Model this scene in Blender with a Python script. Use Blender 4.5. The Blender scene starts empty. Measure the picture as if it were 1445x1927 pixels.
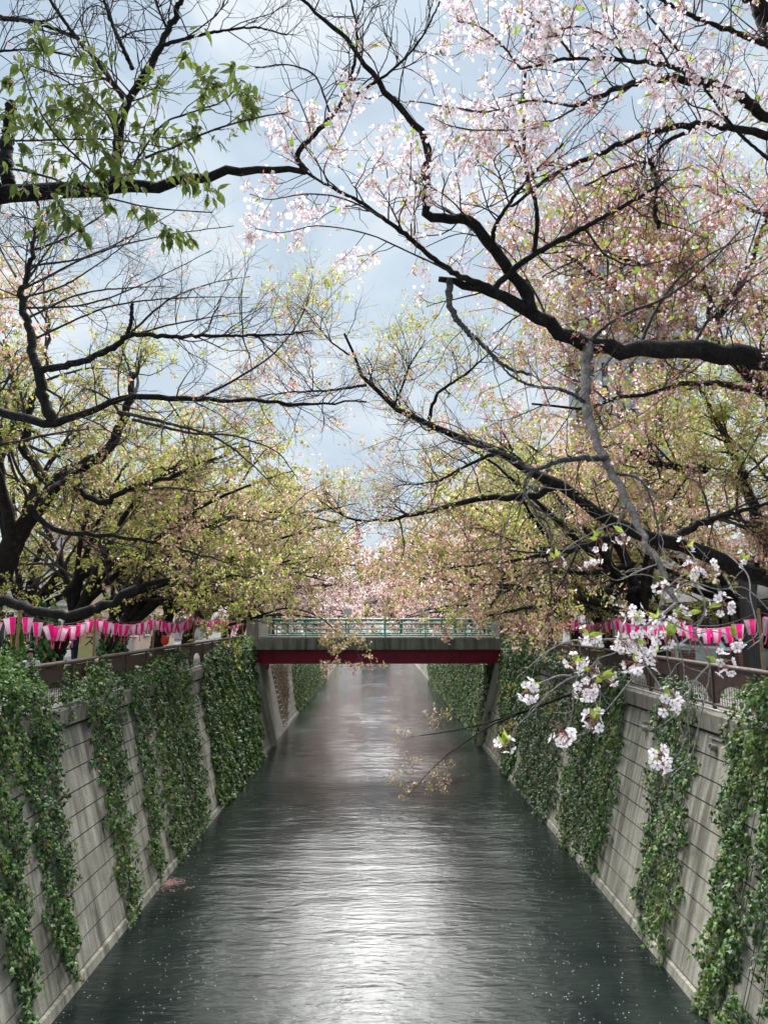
import bpy, bmesh, math, random
import numpy as np
from mathutils import Vector, Matrix, Euler
R_ = math.radians
random.seed(7)
rng = np.random.default_rng(11)
sc = bpy.context.scene
COL = sc.collection

# ------------------------------------------------------------------ camera
EYE = Vector((0.0, 0.0, 7.0))
FPX, CXP, CYP = 1391.0, 722.5, 963.5          # focal length and centre in photo pixels
cam_d = bpy.data.cameras.new('camera')
cam = bpy.data.objects.new('camera', cam_d); COL.objects.link(cam)
cam.location = EYE
cam.rotation_euler = (R_(90 + 8.06), 0, R_(-0.64))
cam_d.sensor_fit = 'VERTICAL'; cam_d.sensor_height = 36; cam_d.lens = 36 * FPX / 1927
cam_d.clip_start = 0.1; cam_d.clip_end = 3000
sc.camera = cam
RC = np.array(cam.rotation_euler.to_matrix())

# ------------------------------------------------------------------ sky and sun
SUN_EL, SUN_AZ = 49.0, -3.0                    # up the river, veiled by cloud
sun_dir = Vector((math.sin(R_(SUN_AZ)) * math.cos(R_(SUN_EL)), math.cos(R_(SUN_AZ)) * math.cos(R_(SUN_EL)), math.sin(R_(SUN_EL))))
w = bpy.data.worlds.new('World'); sc.world = w; w.use_nodes = True
nt = w.node_tree; nt.nodes.clear()
def N(t, tree, **kw):
    n = tree.nodes.new(t)
    for k, v in kw.items(): setattr(n, k, v)
    return n
wo = N('ShaderNodeOutputWorld', nt); bg = N('ShaderNodeBackground', nt)
sky = N('ShaderNodeTexSky', nt, sky_type='NISHITA', sun_disc=False)
sky.sun_elevation = R_(SUN_EL); sky.sun_rotation = R_(SUN_AZ); sky.air_density = 1.2; sky.dust_density = 3.0
skm = N('ShaderNodeVectorMath', nt, operation='SCALE'); skm.inputs['Scale'].default_value = 0.11
nt.links.new(sky.outputs[0], skm.inputs[0])
tc = N('ShaderNodeTexCoord', nt); sep = N('ShaderNodeSeparateXYZ', nt)
nt.links.new(tc.outputs['Generated'], sep.inputs[0])
mz = N('ShaderNodeMath', nt, operation='MAXIMUM'); mz.inputs[1].default_value = 0.0
nt.links.new(sep.outputs['Z'], mz.inputs[0])
ad = N('ShaderNodeMath', nt, operation='ADD'); ad.inputs[1].default_value = 0.28
nt.links.new(mz.outputs[0], ad.inputs[0])
dx = N('ShaderNodeMath', nt, operation='DIVIDE'); dy = N('ShaderNodeMath', nt, operation='DIVIDE')
nt.links.new(sep.outputs['X'], dx.inputs[0]); nt.links.new(ad.outputs[0], dx.inputs[1])
nt.links.new(sep.outputs['Y'], dy.inputs[0]); nt.links.new(ad.outputs[0], dy.inputs[1])
cmb = N('ShaderNodeCombineXYZ', nt)
nt.links.new(dx.outputs[0], cmb.inputs['X']); nt.links.new(dy.outputs[0], cmb.inputs['Y'])
cn = N('ShaderNodeTexNoise', nt); cn.inputs['Scale'].default_value = 2.6; cn.inputs['Detail'].default_value = 7; cn.inputs['Roughness'].default_value = 0.52; cn.inputs['Distortion'].default_value = 0.5
nt.links.new(cmb.outputs[0], cn.inputs['Vector'])
cr = N('ShaderNodeValToRGB', nt)
e = cr.color_ramp.elements
e[0].position = 0.38; e[0].color = (0.43, 0.57, 0.73, 1)
e[1].position = 0.63; e[1].color = (0.80, 0.89, 0.95, 1)
m_ = cr.color_ramp.elements.new(0.5); m_.color = (0.54, 0.68, 0.82, 1)
nt.links.new(cn.outputs['Fac'], cr.inputs[0])
# cloud thins and whitens towards the horizon all round
hz = N('ShaderNodeMapRange', nt, interpolation_type='SMOOTHSTEP'); hz.inputs['From Min'].default_value = 0.62; hz.inputs['From Max'].default_value = 0.22; hz.inputs['To Min'].default_value = 0.0; hz.inputs['To Max'].default_value = 0.5
nt.links.new(sep.outputs['Z'], hz.inputs['Value'])
hm = N('ShaderNodeMix', nt, data_type='RGBA'); hm.inputs['B'].default_value = (0.78, 0.87, 0.94, 1)
nt.links.new(hz.outputs[0], hm.inputs['Factor']); nt.links.new(cr.outputs[0], hm.inputs['A'])
mix = N('ShaderNodeMix', nt, data_type='RGBA'); mix.inputs['Factor'].default_value = 0.95
nt.links.new(skm.outputs[0], mix.inputs['A']); nt.links.new(hm.outputs['Result'], mix.inputs['B'])
nt.links.new(mix.outputs['Result'], bg.inputs['Color']); bg.inputs['Strength'].default_value = 0.288
nt.links.new(bg.outputs[0], wo.inputs[0])
sd = bpy.data.lights.new('sun', 'SUN'); sd.energy = 4.5; sd.angle = R_(64); sd.color = (1.0, 0.99, 0.975)
sun = bpy.data.objects.new('sun', sd); COL.objects.link(sun)
sun.rotation_euler = (-sun_dir).to_track_quat('-Z', 'Y').to_euler()
sc.view_settings.view_transform = 'Standard'; sc.view_settings.look = 'None'
sc.view_settings.exposure = 1.8; sc.view_settings.gamma = 1; sc.view_settings.use_curve_mapping = False
sc.render.engine = 'CYCLES'
sc.cycles.max_bounces = 6; sc.cycles.diffuse_bounces = 3; sc.cycles.glossy_bounces = 3
sc.cycles.transmission_bounces = 4; sc.cycles.transparent_max_bounces = 6
sc.cycles.use_denoising = True

# ------------------------------------------------------------------ helpers
def ray(px, py):
    v = np.stack([(np.asarray(px, float) - CXP) / FPX, -(np.asarray(py, float) - CYP) / FPX, -np.ones_like(np.asarray(px, float))], -1)
    return v @ RC.T
def at(px, py, d):
    """point of the place seen at photo pixel px, py that stands d metres up the river"""
    r = ray(px, py)
    return np.array(EYE) + r * (np.asarray(d, float) / r[..., 1])[..., None]
WB = {-1: (5.67, 0.248), 1: (5.87, 0.250)}       # half width at the water, batter
TOPZ = 5.0
def wx(s, z): return s * (WB[s][0] + WB[s][1] * z)
def on_wall(px, py, s):
    r = ray(px, py); a, b = WB[s]
    t = (s * (a + b * EYE.z)) / (r[0] - s * b * r[2])
    p = np.array(EYE) + r * t
    return p[1], p[2]
def tag(o, label=None, cat=None, group=None, kind=None):
    if label: o['label'] = label
    if cat: o['category'] = cat
    if group: o['group'] = group
    if kind: o['kind'] = kind
    return o
def empty(name, loc=(0, 0, 0), rz=0):
    o = bpy.data.objects.new(name, None); COL.objects.link(o)
    o.location = loc; o.rotation_euler = (0, 0, rz); o.empty_display_size = 0.2
    return o
def mesh_np(name, chunks, mats):
    """chunks: (V (n,3), F (m,c), material index, smooth)"""
    vs, ls, starts, tots, mi, sm = [], [], [], [], [], []
    vo = 0; lo = 0
    for V, F, m, s in chunks:
        V = np.asarray(V, np.float32).reshape(-1, 3); F = np.asarray(F, np.int32)
        if len(F) == 0: continue
        c = F.shape[1]
        vs.append(V); ls.append((F + vo).ravel())
        starts.append(lo + np.arange(len(F)) * c); tots.append(np.full(len(F), c))
        mi.append(np.full(len(F), m) if np.isscalar(m) else np.asarray(m)); sm.append(np.full(len(F), s, bool))
        vo += len(V); lo += F.size
    me = bpy.data.meshes.new(name)
    V = np.concatenate(vs); L = np.concatenate(ls)
    me.vertices.add(len(V)); me.vertices.foreach_set('co', V.ravel())
    me.loops.add(len(L)); me.loops.foreach_set('vertex_index', L.astype(np.int32))
    S = np.concatenate(starts)
    me.polygons.add(len(S)); me.polygons.foreach_set('loop_start', S.astype(np.int32))
    me.polygons.foreach_set('loop_total', np.concatenate(tots).astype(np.int32))
    me.polygons.foreach_set('material_index', np.concatenate(mi).astype(np.int32))
    me.polygons.foreach_set('use_smooth', np.concatenate(sm))
    me.update(calc_edges=True)
    for m in mats: me.materials.append(m)
    return me
def link(name, me, parent=None, loc=None):
    o = bpy.data.objects.new(name, me); COL.objects.link(o)
    if parent is not None: o.parent = parent
    if loc is not None: o.location = loc
    return o
def box_c(x0, x1, y0, y1, z0, z1, m=0):
    V = [(x, y, z) for x in (x0, x1) for y in (y0, y1) for z in (z0, z1)]
    F = [(0, 1, 3, 2), (4, 6, 7, 5), (0, 4, 5, 1), (2, 3, 7, 6), (0, 2, 6, 4), (1, 5, 7, 3)]
    return (np.array(V, float), np.array(F), m, False)
def boxes(name, bl, mats, parent=None, bevel=0, loc=None):
    """bl: (x0,x1,y0,y1,z0,z1[,mat])"""
    me = mesh_np(name, [box_c(*b) for b in bl], mats if isinstance(mats, (list, tuple)) else [mats])
    if bevel:
        bm = bmesh.new(); bm.from_mesh(me)
        bmesh.ops.recalc_face_normals(bm, faces=bm.faces)
        bmesh.ops.bevel(bm, geom=bm.edges[:], offset=bevel, segments=2, affect='EDGES', profile=0.6)
        bm.to_mesh(me); bm.free()
    return link(name, me, parent, loc)
def tubes(P, Rr, sides, m=0, smooth=True, cap=False, lump=0.0):
    """P (n,k,3), Rr (n,k) -> chunk"""
    n, k, _ = P.shape
    T = np.gradient(P, axis=1); T /= np.linalg.norm(T, axis=2, keepdims=True) + 1e-9
    mean = T.mean(1); ref = np.zeros_like(mean); ref[np.arange(n), np.abs(mean).argmin(1)] = 1
    A = np.cross(T, ref[:, None, :]); A /= np.linalg.norm(A, axis=2, keepdims=True) + 1e-9
    B = np.cross(T, A)
    an = np.arange(sides) * 2 * math.pi / sides
    V = P[:, :, None, :] + Rr[:, :, None, None] * (np.cos(an)[None, None, :, None] * A[:, :, None, :] + np.sin(an)[None, None, :, None] * B[:, :, None, :])
    if lump:
        V = P[:, :, None, :] + (V - P[:, :, None, :]) * (1 + lump * rng.normal(size=(n, k, sides, 1)))
    b = (np.arange(n) * k * sides)[:, None, None] + (np.arange(k - 1) * sides)[None, :, None]
    j = np.arange(sides)[None, None, :]; j2 = (j + 1) % sides
    F = np.stack([b + j, b + j2, b + sides + j2, b + sides + j], -1).reshape(-1, 4)
    out = [(V.reshape(-1, 3), F, m, smooth)]
    if cap:
        for e_ in (0, k - 1):
            F2 = (np.arange(n) * k * sides)[:, None] + e_ * sides + np.arange(sides)[None, :]
            out.append((V[:, e_].reshape(-1, 3), (np.arange(n * sides)).reshape(n, sides), m, False))
    return out
def catmull(pts, k):
    P = np.asarray(pts, float); n = len(P)
    Q = np.vstack([2 * P[0] - P[1], P, 2 * P[-1] - P[-2]])
    seg = np.linalg.norm(np.diff(P[:, :3], axis=0), axis=1); cum = np.r_[0, np.cumsum(seg)]; s = np.linspace(0, cum[-1], k)
    i = np.clip(np.searchsorted(cum, s, 'right') - 1, 0, n - 2); t = ((s - cum[i]) / (seg[i] + 1e-9))[:, None]
    p0, p1, p2, p3 = Q[i], Q[i + 1], Q[i + 2], Q[i + 3]
    return 0.5 * (2 * p1 + (p2 - p0) * t + (2 * p0 - 5 * p1 + 4 * p2 - p3) * t ** 2 + (3 * p1 - p0 - 3 * p2 + p3) * t ** 3)
def unit(v): return v / (np.linalg.norm(v, axis=-1, keepdims=True) + 1e-9)
def frames(y, zhint):
    """rotation matrices (n,3,3) with local y along y and local z near zhint"""
    y = unit(y); x = unit(np.cross(y, zhint)); z = np.cross(x, y)
    return np.stack([x, y, z], -1)
def place(tV, tF, pos, rot, scl, m=0, smooth=False):
    tV = np.asarray(tV, float); tF = np.asarray(tF); n = len(pos)
    if np.ndim(scl) == 1: scl = np.asarray(scl)[:, None, None]
    V = np.einsum('nij,mj->nmi', rot, tV) * scl + pos[:, None, :]
    F = (np.arange(n) * len(tV))[:, None, None] + tF[None]
    mm = m if np.isscalar(m) else np.repeat(np.asarray(m), len(tF))
    return (V.reshape(-1, 3), F.reshape(-1, tF.shape[1]), mm, smooth)

# ------------------------------------------------------------------ materials
MATS = {}
def newmat(name):
    m = bpy.data.materials.new(name); m.use_nodes = True; MATS[name] = m
    t = m.node_tree; t.nodes.clear()
    o = N('ShaderNodeOutputMaterial', t)
    return m, t, o
def pos_noise(t, scale, detail=4, rough=0.55, vec=(1, 1, 1), dist=0.0):
    g = N('ShaderNodeNewGeometry', t); mp = N('ShaderNodeVectorMath', t, operation='MULTIPLY'); mp.inputs[1].default_value = vec
    t.links.new(g.outputs['Position'], mp.inputs[0])
    n = N('ShaderNodeTexNoise', t); n.inputs['Scale'].default_value = scale; n.inputs['Detail'].default_value = detail; n.inputs['Roughness'].default_value = rough; n.inputs['Distortion'].default_value = dist
    t.links.new(mp.outputs[0], n.inputs['Vector'])
    return n.outputs['Fac']
def ramp(t, fac, stops, const=False):
    r = N('ShaderNodeValToRGB', t)
    el = r.color_ramp.elements
    while len(el) < len(stops): el.new(0.5)
    for e_, (p, c) in zip(el, stops): e_.position = p; e_.color = (*c, 1)
    if const: r.color_ramp.interpolation = 'CONSTANT'
    t.links.new(fac, r.inputs[0]); return r.outputs[0]
def mixc(t, a, b, f, mode='MIX'):
    m = N('ShaderNodeMix', t, data_type='RGBA', blend_type=mode)
    for s, v in (('A', a), ('B', b)):
        if hasattr(v, 'links'): t.links.new(v, m.inputs[s])
        else: m.inputs[s].default_value = (*v, 1)
    if hasattr(f, 'links'): t.links.new(f, m.inputs['Factor'])
    else: m.inputs['Factor'].default_value = f
    return m.outputs['Result']
def bump(t, h, strength=0.5, dist=0.02):
    b = N('ShaderNodeBump', t); b.inputs['Strength'].default_value = strength; b.inputs['Distance'].default_value = dist
    t.links.new(h, b.inputs['Height']); return b.outputs[0]
def principled(t, o, col, rough=0.7, normal=None, spec=0.4, metal=0.0):
    p = N('ShaderNodeBsdfPrincipled', t)
    if hasattr(col, 'links'): t.links.new(col, p.inputs['Base Color'])
    else: p.inputs['Base Color'].default_value = (*col, 1)
    if hasattr(rough, 'links'): t.links.new(rough, p.inputs['Roughness'])
    else: p.inputs['Roughness'].default_value = rough
    p.inputs['Specular IOR Level'].default_value = spec; p.inputs['Metallic'].default_value = metal
    if normal is not None: t.links.new(normal, p.inputs['Normal'])
    t.links.new(p.outputs[0], o.inputs[0]); return p
def plain(name, col, rough=0.6, var=0.25, scale=6, spec=0.4, metal=0, bmp=0.15):
    m, t, o = newmat(name)
    f = pos_noise(t, scale, 5)
    c = ramp(t, f, [(0.3, tuple(x * (1 - var) for x in col)), (0.7, tuple(min(1, x * (1 + var)) for x in col))])
    principled(t, o, c, rough, bump(t, pos_noise(t, scale * 6, 3), bmp, 0.01) if bmp else None, spec, metal)
    return m
def leafmat(name, stops, trans=0.45, rough=0.5, spec=0.35, clump=None):
    """stops: (fraction end, colour) chosen at random for each leaf"""
    m, t, o = newmat(name)
    g = N('ShaderNodeNewGeometry', t)
    st = []; p = 0
    for q, c in stops: st.append((p, c)); p = q
    c = ramp(t, g.outputs['Random Per Island'], st, True)
    br = ramp(t, pos_noise(t, 40, 2), [(0.3, (0.8, 0.8, 0.8)), (0.7, (1.15, 1.15, 1.15))])
    c = mixc(t, c, br, 1.0, 'MULTIPLY')
    p = N('ShaderNodeBsdfPrincipled', t); t.links.new(c, p.inputs['Base Color']); p.inputs['Roughness'].default_value = rough; p.inputs['Specular IOR Level'].default_value = spec
    tr = N('ShaderNodeBsdfTranslucent', t)
    ct = mixc(t, c, (1.0, 0.98, 0.9), 0.0); t.links.new(ct, tr.inputs['Color'])
    ms = N('ShaderNodeMixShader', t); ms.inputs[0].default_value = trans
    t.links.new(p.outputs[0], ms.inputs[1]); t.links.new(tr.outputs[0], ms.inputs[2]); t.links.new(ms.outputs[0], o.inputs[0])
    return m

# concrete of the river walls: vertical run-off streaks, lighter lime, dark algae
def concrete(name, base=(0.30, 0.29, 0.26), streak=1.0, scale=1.0, grime=False, ax=(0.12, 1)):
    m, t, o = newmat(name)
    a = pos_noise(t, 1.6 * scale, 6, 0.6, (1, 1, 0.9))
    s1 = pos_noise(t, 3.2 * scale, 6, 0.62, (*ax, 0.10), 0.15)
    s2 = pos_noise(t, 9 * scale, 4, 0.6, (*ax, 0.05))
    c = ramp(t, a, [(0.25, tuple(x * 0.72 for x in base)), (0.55, base), (0.8, tuple(x * 1.22 for x in base))])
    d = ramp(t, s1, [(0.36, (0.30, 0.29, 0.27)), (0.50, (0.86, 0.86, 0.84)), (0.62, (1.0, 1.0, 1.0)), (0.74, (1.32, 1.31, 1.28))])
    c = mixc(t, c, d, 0.9 * streak, 'MULTIPLY')
    d2 = ramp(t, s2, [(0.36, (0.6, 0.59, 0.56)), (0.56, (1.05, 1.05, 1.04))])
    c = mixc(t, c, d2, 0.75 * streak, 'MULTIPLY')
    bl = ramp(t, pos_noise(t, 22, 3), [(0.35, (0.86, 0.86, 0.85)), (0.65, (1.06, 1.06, 1.06))])
    c = mixc(t, c, bl, 1, 'MULTIPLY')
    # moss and wetness: a greener, darker band just above the water
    g = N('ShaderNodeNewGeometry', t); sp = N('ShaderNodeSeparateXYZ', t); t.links.new(g.outputs['Position'], sp.inputs[0])
    if grime:   # soot runs that start at the coping and die out down the wall
        gr_ = pos_noise(t, 2.6, 7, 0.7, (*ax, 0.06), 0.1)
        mr = N('ShaderNodeMapRange', t); mr.inputs['From Min'].default_value = 1.6; mr.inputs['From Max'].default_value = 4.9; mr.inputs['To Min'].default_value = -0.22; mr.inputs['To Max'].default_value = 0.16
        t.links.new(sp.outputs['Z'], mr.inputs['Value'])
        ad2 = N('ShaderNodeMath', t, operation='ADD'); t.links.new(gr_, ad2.inputs[0]); t.links.new(mr.outputs[0], ad2.inputs[1])
        c = mixc(t, c, (0.09, 0.085, 0.078), mixc(t, (0, 0, 0), ramp(t, ad2.outputs[0], [(0.5, (0, 0, 0)), (0.62, (1, 1, 1))]), 0.8))
    mo = ramp(t, pos_noise(t, 2.3, 5, 0.65), [(0.5, (0, 0, 0)), (0.72, (1, 1, 1))])
    c = mixc(t, c, (0.13, 0.14, 0.07), mixc(t, (0, 0, 0), mo, 0.45))
    b = bump(t, pos_noise(t, 30, 6, 0.7), 0.35, 0.012)
    principled(t, o, c, 0.85, b, 0.3)
    return m
M_con = concrete('wall_concrete', (0.39, 0.375, 0.32), grime=True)
M_con_dark = concrete('joint_concrete', (0.07, 0.07, 0.062), 0.5)
M_cop = concrete('coping_concrete', (0.24, 0.225, 0.195), 0.8, 1.4)
M_bcon = concrete('bridge_concrete', (0.33, 0.325, 0.30), 0.9, 0.8, ax=(1, 0.3))
M_pier = concrete('pier_concrete', (0.36, 0.345, 0.30), 0.5, 0.6)

def bark(name, c0, c1, c2, s=1.0):
    m, t, o = newmat(name)
    a = pos_noise(t, 7 * s, 7, 0.7); b2 = pos_noise(t, 30 * s, 6, 0.75, (1, 1, 1.6)); b3 = pos_noise(t, 90 * s, 3, 0.6)
    c = ramp(t, a, [(0.34, c0), (0.55, c1), (0.75, c2)])
    d = ramp(t, b2, [(0.36, (0.35, 0.35, 0.35)), (0.5, (0.9, 0.88, 0.86)), (0.66, (1.5, 1.45, 1.4))])
    c = mixc(t, c, d, 1, 'MULTIPLY')
    h = N('ShaderNodeMath', t, operation='MULTIPLY_ADD'); h.inputs[1].default_value = 0.3; t.links.new(b3, h.inputs[0]); t.links.new(b2, h.inputs[2])
    principled(t, o, c, 0.85, bump(t, h.outputs[0], 1.0, 0.045), 0.22)
    return m
M_bark = bark('bark_dark', (0.014, 0.012, 0.011), (0.028, 0.024, 0.022), (0.07, 0.064, 0.056))
M_bark2 = bark('bark_twig', (0.05, 0.042, 0.038), (0.10, 0.085, 0.078), (0.17, 0.15, 0.14))
M_barkg = bark('bark_grey', (0.08, 0.074, 0.072), (0.16, 0.15, 0.145), (0.27, 0.26, 0.25), 1.6)
M_twigpale = bark('bark_pale_twig', (0.48, 0.44, 0.41), (0.62, 0.58, 0.55), (0.76, 0.73, 0.70), 3)

M_ivy = leafmat('ivy_leaf', [(0.30, (0.026, 0.060, 0.018)), (0.55, (0.062, 0.135, 0.036)), (0.78, (0.12, 0.235, 0.062)), (0.92, (0.20, 0.34, 0.10)), (0.98, (0.30, 0.43, 0.15)), (1.0, (0.46, 0.42, 0.13))], 0.26, 0.42, 0.4)
M_ivyd = leafmat('ivy_leaf_dark', [(0.4, (0.044, 0.098, 0.038)), (0.75, (0.081, 0.168, 0.055)), (0.93, (0.148, 0.203, 0.081)), (1.0, (0.298, 0.230, 0.135))], 0.2, 0.42, 0.4)
M_ivyl = leafmat('ivy_leaf_light', [(0.4, (0.103, 0.184, 0.046)), (0.8, (0.161, 0.253, 0.063)), (0.95, (0.230, 0.310, 0.081)), (1.0, (0.322, 0.230, 0.081))], 0.3, 0.48, 0.35)
M_shrub = leafmat('young_green_leaf', [(0.35, (0.101, 0.203, 0.034)), (0.75, (0.162, 0.297, 0.047)), (1.0, (0.270, 0.392, 0.081))], 0.4, 0.5)
M_dry = leafmat('dry_vine_leaf', [(0.5, (0.25, 0.185, 0.13)), (0.85, (0.33, 0.25, 0.18)), (1.0, (0.17, 0.12, 0.085))], 0.2, 0.8, 0.1)
M_mix = leafmat('canopy_olive', [(0.34, (0.25, 0.30, 0.07)), (0.60, (0.34, 0.39, 0.085)), (0.70, (0.43, 0.47, 0.11)), (0.87, (0.33, 0.195, 0.12)), (0.975, (0.44, 0.28, 0.225)), (1.0, (0.70, 0.59, 0.57))], 0.66, 0.6, 0.1)
M_mixp = leafmat('canopy_pink', [(0.24, (0.30, 0.33, 0.09)), (0.50, (0.38, 0.205, 0.145)), (0.80, (0.50, 0.295, 0.255)), (0.955, (0.62, 0.42, 0.40)), (1.0, (0.80, 0.70, 0.70))], 0.66, 0.6, 0.1)
M_pinkf = leafmat('canopy_far_pink', [(0.15, (0.312, 0.312, 0.144)), (0.4, (0.552, 0.360, 0.336)), (0.75, (0.768, 0.564, 0.576)), (1.0, (0.900, 0.816, 0.840))], 0.6, 0.6, 0.2)
M_leafbig = leafmat('cherry_leaf_green', [(0.4, (0.085, 0.125, 0.028)), (0.75, (0.12, 0.165, 0.035)), (1.0, (0.17, 0.21, 0.05))], 0.5, 0.45, 0.3)
M_leaflime = leafmat('cherry_leaf_lime', [(0.5, (0.240, 0.360, 0.054)), (0.85, (0.360, 0.456, 0.084)), (1.0, (0.360, 0.264, 0.096))], 0.5, 0.45, 0.3)
M_petal = leafmat('petal', [(0.6, (0.76, 0.71, 0.725)), (0.85, (0.72, 0.64, 0.665)), (1.0, (0.80, 0.62, 0.67))], 0.5, 0.6, 0.2)
M_petalw = leafmat('petal_near', [(0.6, (0.90, 0.86, 0.87)), (0.85, (0.90, 0.80, 0.83)), (1.0, (0.86, 0.68, 0.73))], 0.4, 0.6, 0.2)
M_calyx = leafmat('calyx_red', [(0.4, (0.42, 0.145, 0.135)), (0.7, (0.50, 0.225, 0.205)), (0.88, (0.30, 0.13, 0.08)), (1.0, (0.60, 0.37, 0.35))], 0.5, 0.65, 0.1)
M_heart = plain('flower_heart', (0.55, 0.16, 0.24), 0.6, 0.2, 30, bmp=0)

# water
def water_mat():
    m, t, o = newmat('river_water')
    g = N('ShaderNodeNewGeometry', t)
    def nz(vec, scale, det, rough=0.6, dist=0.0):
        mp = N('ShaderNodeVectorMath', t, operation='MULTIPLY'); mp.inputs[1].default_value = vec
        t.links.new(g.outputs['Position'], mp.inputs[0])
        n = N('ShaderNodeTexNoise', t); n.inputs['Scale'].default_value = scale; n.inputs['Detail'].default_value = det; n.inputs['Roughness'].default_value = rough; n.inputs['Distortion'].default_value = dist
        t.links.new(mp.outputs[0], n.inputs['Vector']); return n.outputs['Fac']
    h1 = nz((0.42, 1.0, 1), 7.0, 4, 0.55, 0.5)
    h2 = nz((0.5, 1.0, 1), 17.0, 3, 0.6, 0.6)
    h0 = nz((0.22, 1.0, 1), 1.9, 3, 0.5, 0.6)
    h00 = nz((0.3, 1.0, 1), 0.9, 3, 0.55, 0.8)
    patch = nz((0.3, 0.12, 1), 1.0, 3)
    a = N('ShaderNodeMath', t, operation='MULTIPLY_ADD'); a.inputs[1].default_value = 0.22
    t.links.new(h2, a.inputs[0]); t.links.new(h1, a.inputs[2])
    a0 = a; a = N('ShaderNodeMath', t, operation='MULTIPLY_ADD'); a.inputs[1].default_value = 1.1; t.links.new(h0, a.inputs[0]); t.links.new(a0.outputs[0], a.inputs[2])
    a1 = a; a = N('ShaderNodeMath', t, operation='MULTIPLY_ADD'); a.inputs[1].default_value = 3.2; t.links.new(h00, a.inputs[0]); t.links.new(a1.outputs[0], a.inputs[2])
    st = N('ShaderNodeMapRange', t); st.inputs['From Min'].default_value = 0.35; st.inputs['From Max'].default_value = 0.65; st.inputs['To Min'].default_value = 0.35; st.inputs['To Max'].default_value = 0.85
    t.links.new(patch, st.inputs['Value'])
    b = N('ShaderNodeBump', t); b.inputs['Distance'].default_value = 0.026
    sp = N('ShaderNodeSeparateXYZ', t); t.links.new(g.outputs['Position'], sp.inputs[0])
    fd = N('ShaderNodeMapRange', t); fd.inputs['From Min'].default_value = 14; fd.inputs['From Max'].default_value = 60; fd.inputs['To Min'].default_value = 1.0; fd.inputs['To Max'].default_value = 0.7
    t.links.new(sp.outputs['Y'], fd.inputs['Value'])
    sm = N('ShaderNodeMath', t, operation='MULTIPLY'); t.links.new(st.outputs[0], sm.inputs[0]); t.links.new(fd.outputs[0], sm.inputs[1])
    t.links.new(sm.outputs[0], b.inputs['Strength']); t.links.new(a.outputs[0], b.inputs['Height'])
    c = ramp(t, nz((1, 0.5, 1), 0.8, 4), [(0.35, (0.008, 0.012, 0.012)), (0.65, (0.018, 0.025, 0.022))])
    rg = N('ShaderNodeMapRange', t); rg.inputs['From Min'].default_value = 15; rg.inputs['From Max'].default_value = 45; rg.inputs['To Min'].default_value = 0.11; rg.inputs['To Max'].default_value = 0.07; t.links.new(sp.outputs['Y'], rg.inputs['Value'])
    p = principled(t, o, c, rg.outputs[0], b.outputs[0], 0.42); p.inputs['IOR'].default_value = 1.33
    return m
M_water = water_mat()
M_ground = plain('bank_asphalt', (0.075, 0.073, 0.07), 0.9, 0.3, 2)
M_pave = plain('promenade_paving', (0.20, 0.18, 0.165), 0.85, 0.25, 3)
M_rail = plain('rail_brown', (0.085, 0.058, 0.048), 0.5, 0.3, 9)
M_sheet = plain('sheet_brown', (0.050, 0.026, 0.022), 0.55, 0.35, 7)
M_red = plain('girder_crimson', (0.25, 0.006, 0.035), 0.45, 0.3, 2.5)
M_green = plain('bridge_green', (0.055, 0.26, 0.17), 0.45, 0.3, 6)
M_greenp = plain('bridge_green_pale', (0.22, 0.50, 0.38), 0.45, 0.2, 6)
M_white = plain('white_paint', (0.72, 0.72, 0.70), 0.5, 0.1, 4)
M_offw = plain('grey_white_wall', (0.55, 0.56, 0.55), 0.7, 0.12, 3)
M_wood = plain('bamboo_pole', (0.30, 0.19, 0.10), 0.6, 0.3, 12)
M_cord = plain('string_cord', (0.05, 0.04, 0.04), 0.7, 0.1, 8, bmp=0)
def lantern_mat(name, col, trans):
    m, t, o = newmat(name)
    c = ramp(t, pos_noise(t, 25, 3), [(0.3, tuple(x * 0.88 for x in col)), (0.7, col)])
    p = N('ShaderNodeBsdfPrincipled', t); t.links.new(c, p.inputs['Base Color']); p.inputs['Roughness'].default_value = 0.4
    tr = N('ShaderNodeBsdfTranslucent', t); t.links.new(c, tr.inputs['Color'])
    ms = N('ShaderNodeMixShader', t); ms.inputs[0].default_value = trans
    t.links.new(p.outputs[0], ms.inputs[1]); t.links.new(tr.outputs[0], ms.inputs[2]); t.links.new(ms.outputs[0], o.inputs[0])
    return m
M_lpink = lantern_mat('lantern_pink', (0.95, 0.015, 0.27), 0.55)
M_lwhite = lantern_mat('lantern_white', (0.80, 0.70, 0.78), 0.5)
M_lrim = lantern_mat('lantern_rim', (0.95, 0.18, 0.36), 0.4)
M_lred = lantern_mat('lantern_orange', (0.95, 0.16, 0.07), 0.5)

# ------------------------------------------------------------------ the setting
def sheet(name, x0, x1, y0, y1, z, mat, kind='structure', nx=1, ny=1):
    xs = np.linspace(x0, x1, nx + 1); ys = np.linspace(y0, y1, ny + 1)
    V = np.array([(x, y, z) for y in ys for x in xs]); i = np.arange(nx)[None, :] + (np.arange(ny) * (nx + 1))[:, None]
    F = np.stack([i, i + 1, i + nx + 2, i + nx + 1], -1).reshape(-1, 4)
    o = link(name, mesh_np(name, [(V, F, 0, False)], [mat])); o['kind'] = kind; return o
sheet('river', -7.5, 7.7, -30, 330, 0.0, M_water)
for s, nm in ((-1, 'left'), (1, 'right')):
    x = wx(s, TOPZ)
    a, b = sorted((x + s * 0.35, x + s * 4.2)); sheet('promenade_' + nm, a, b, -30, 330, 4.97, M_pave)
    a, b = sorted((x + s * 4.2, s * 700)); sheet('road_' + nm, a, b, -30, 330, 4.90, M_ground)
sheet('ground', -900, 900, 330, 2500, 4.9, M_ground)

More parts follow.
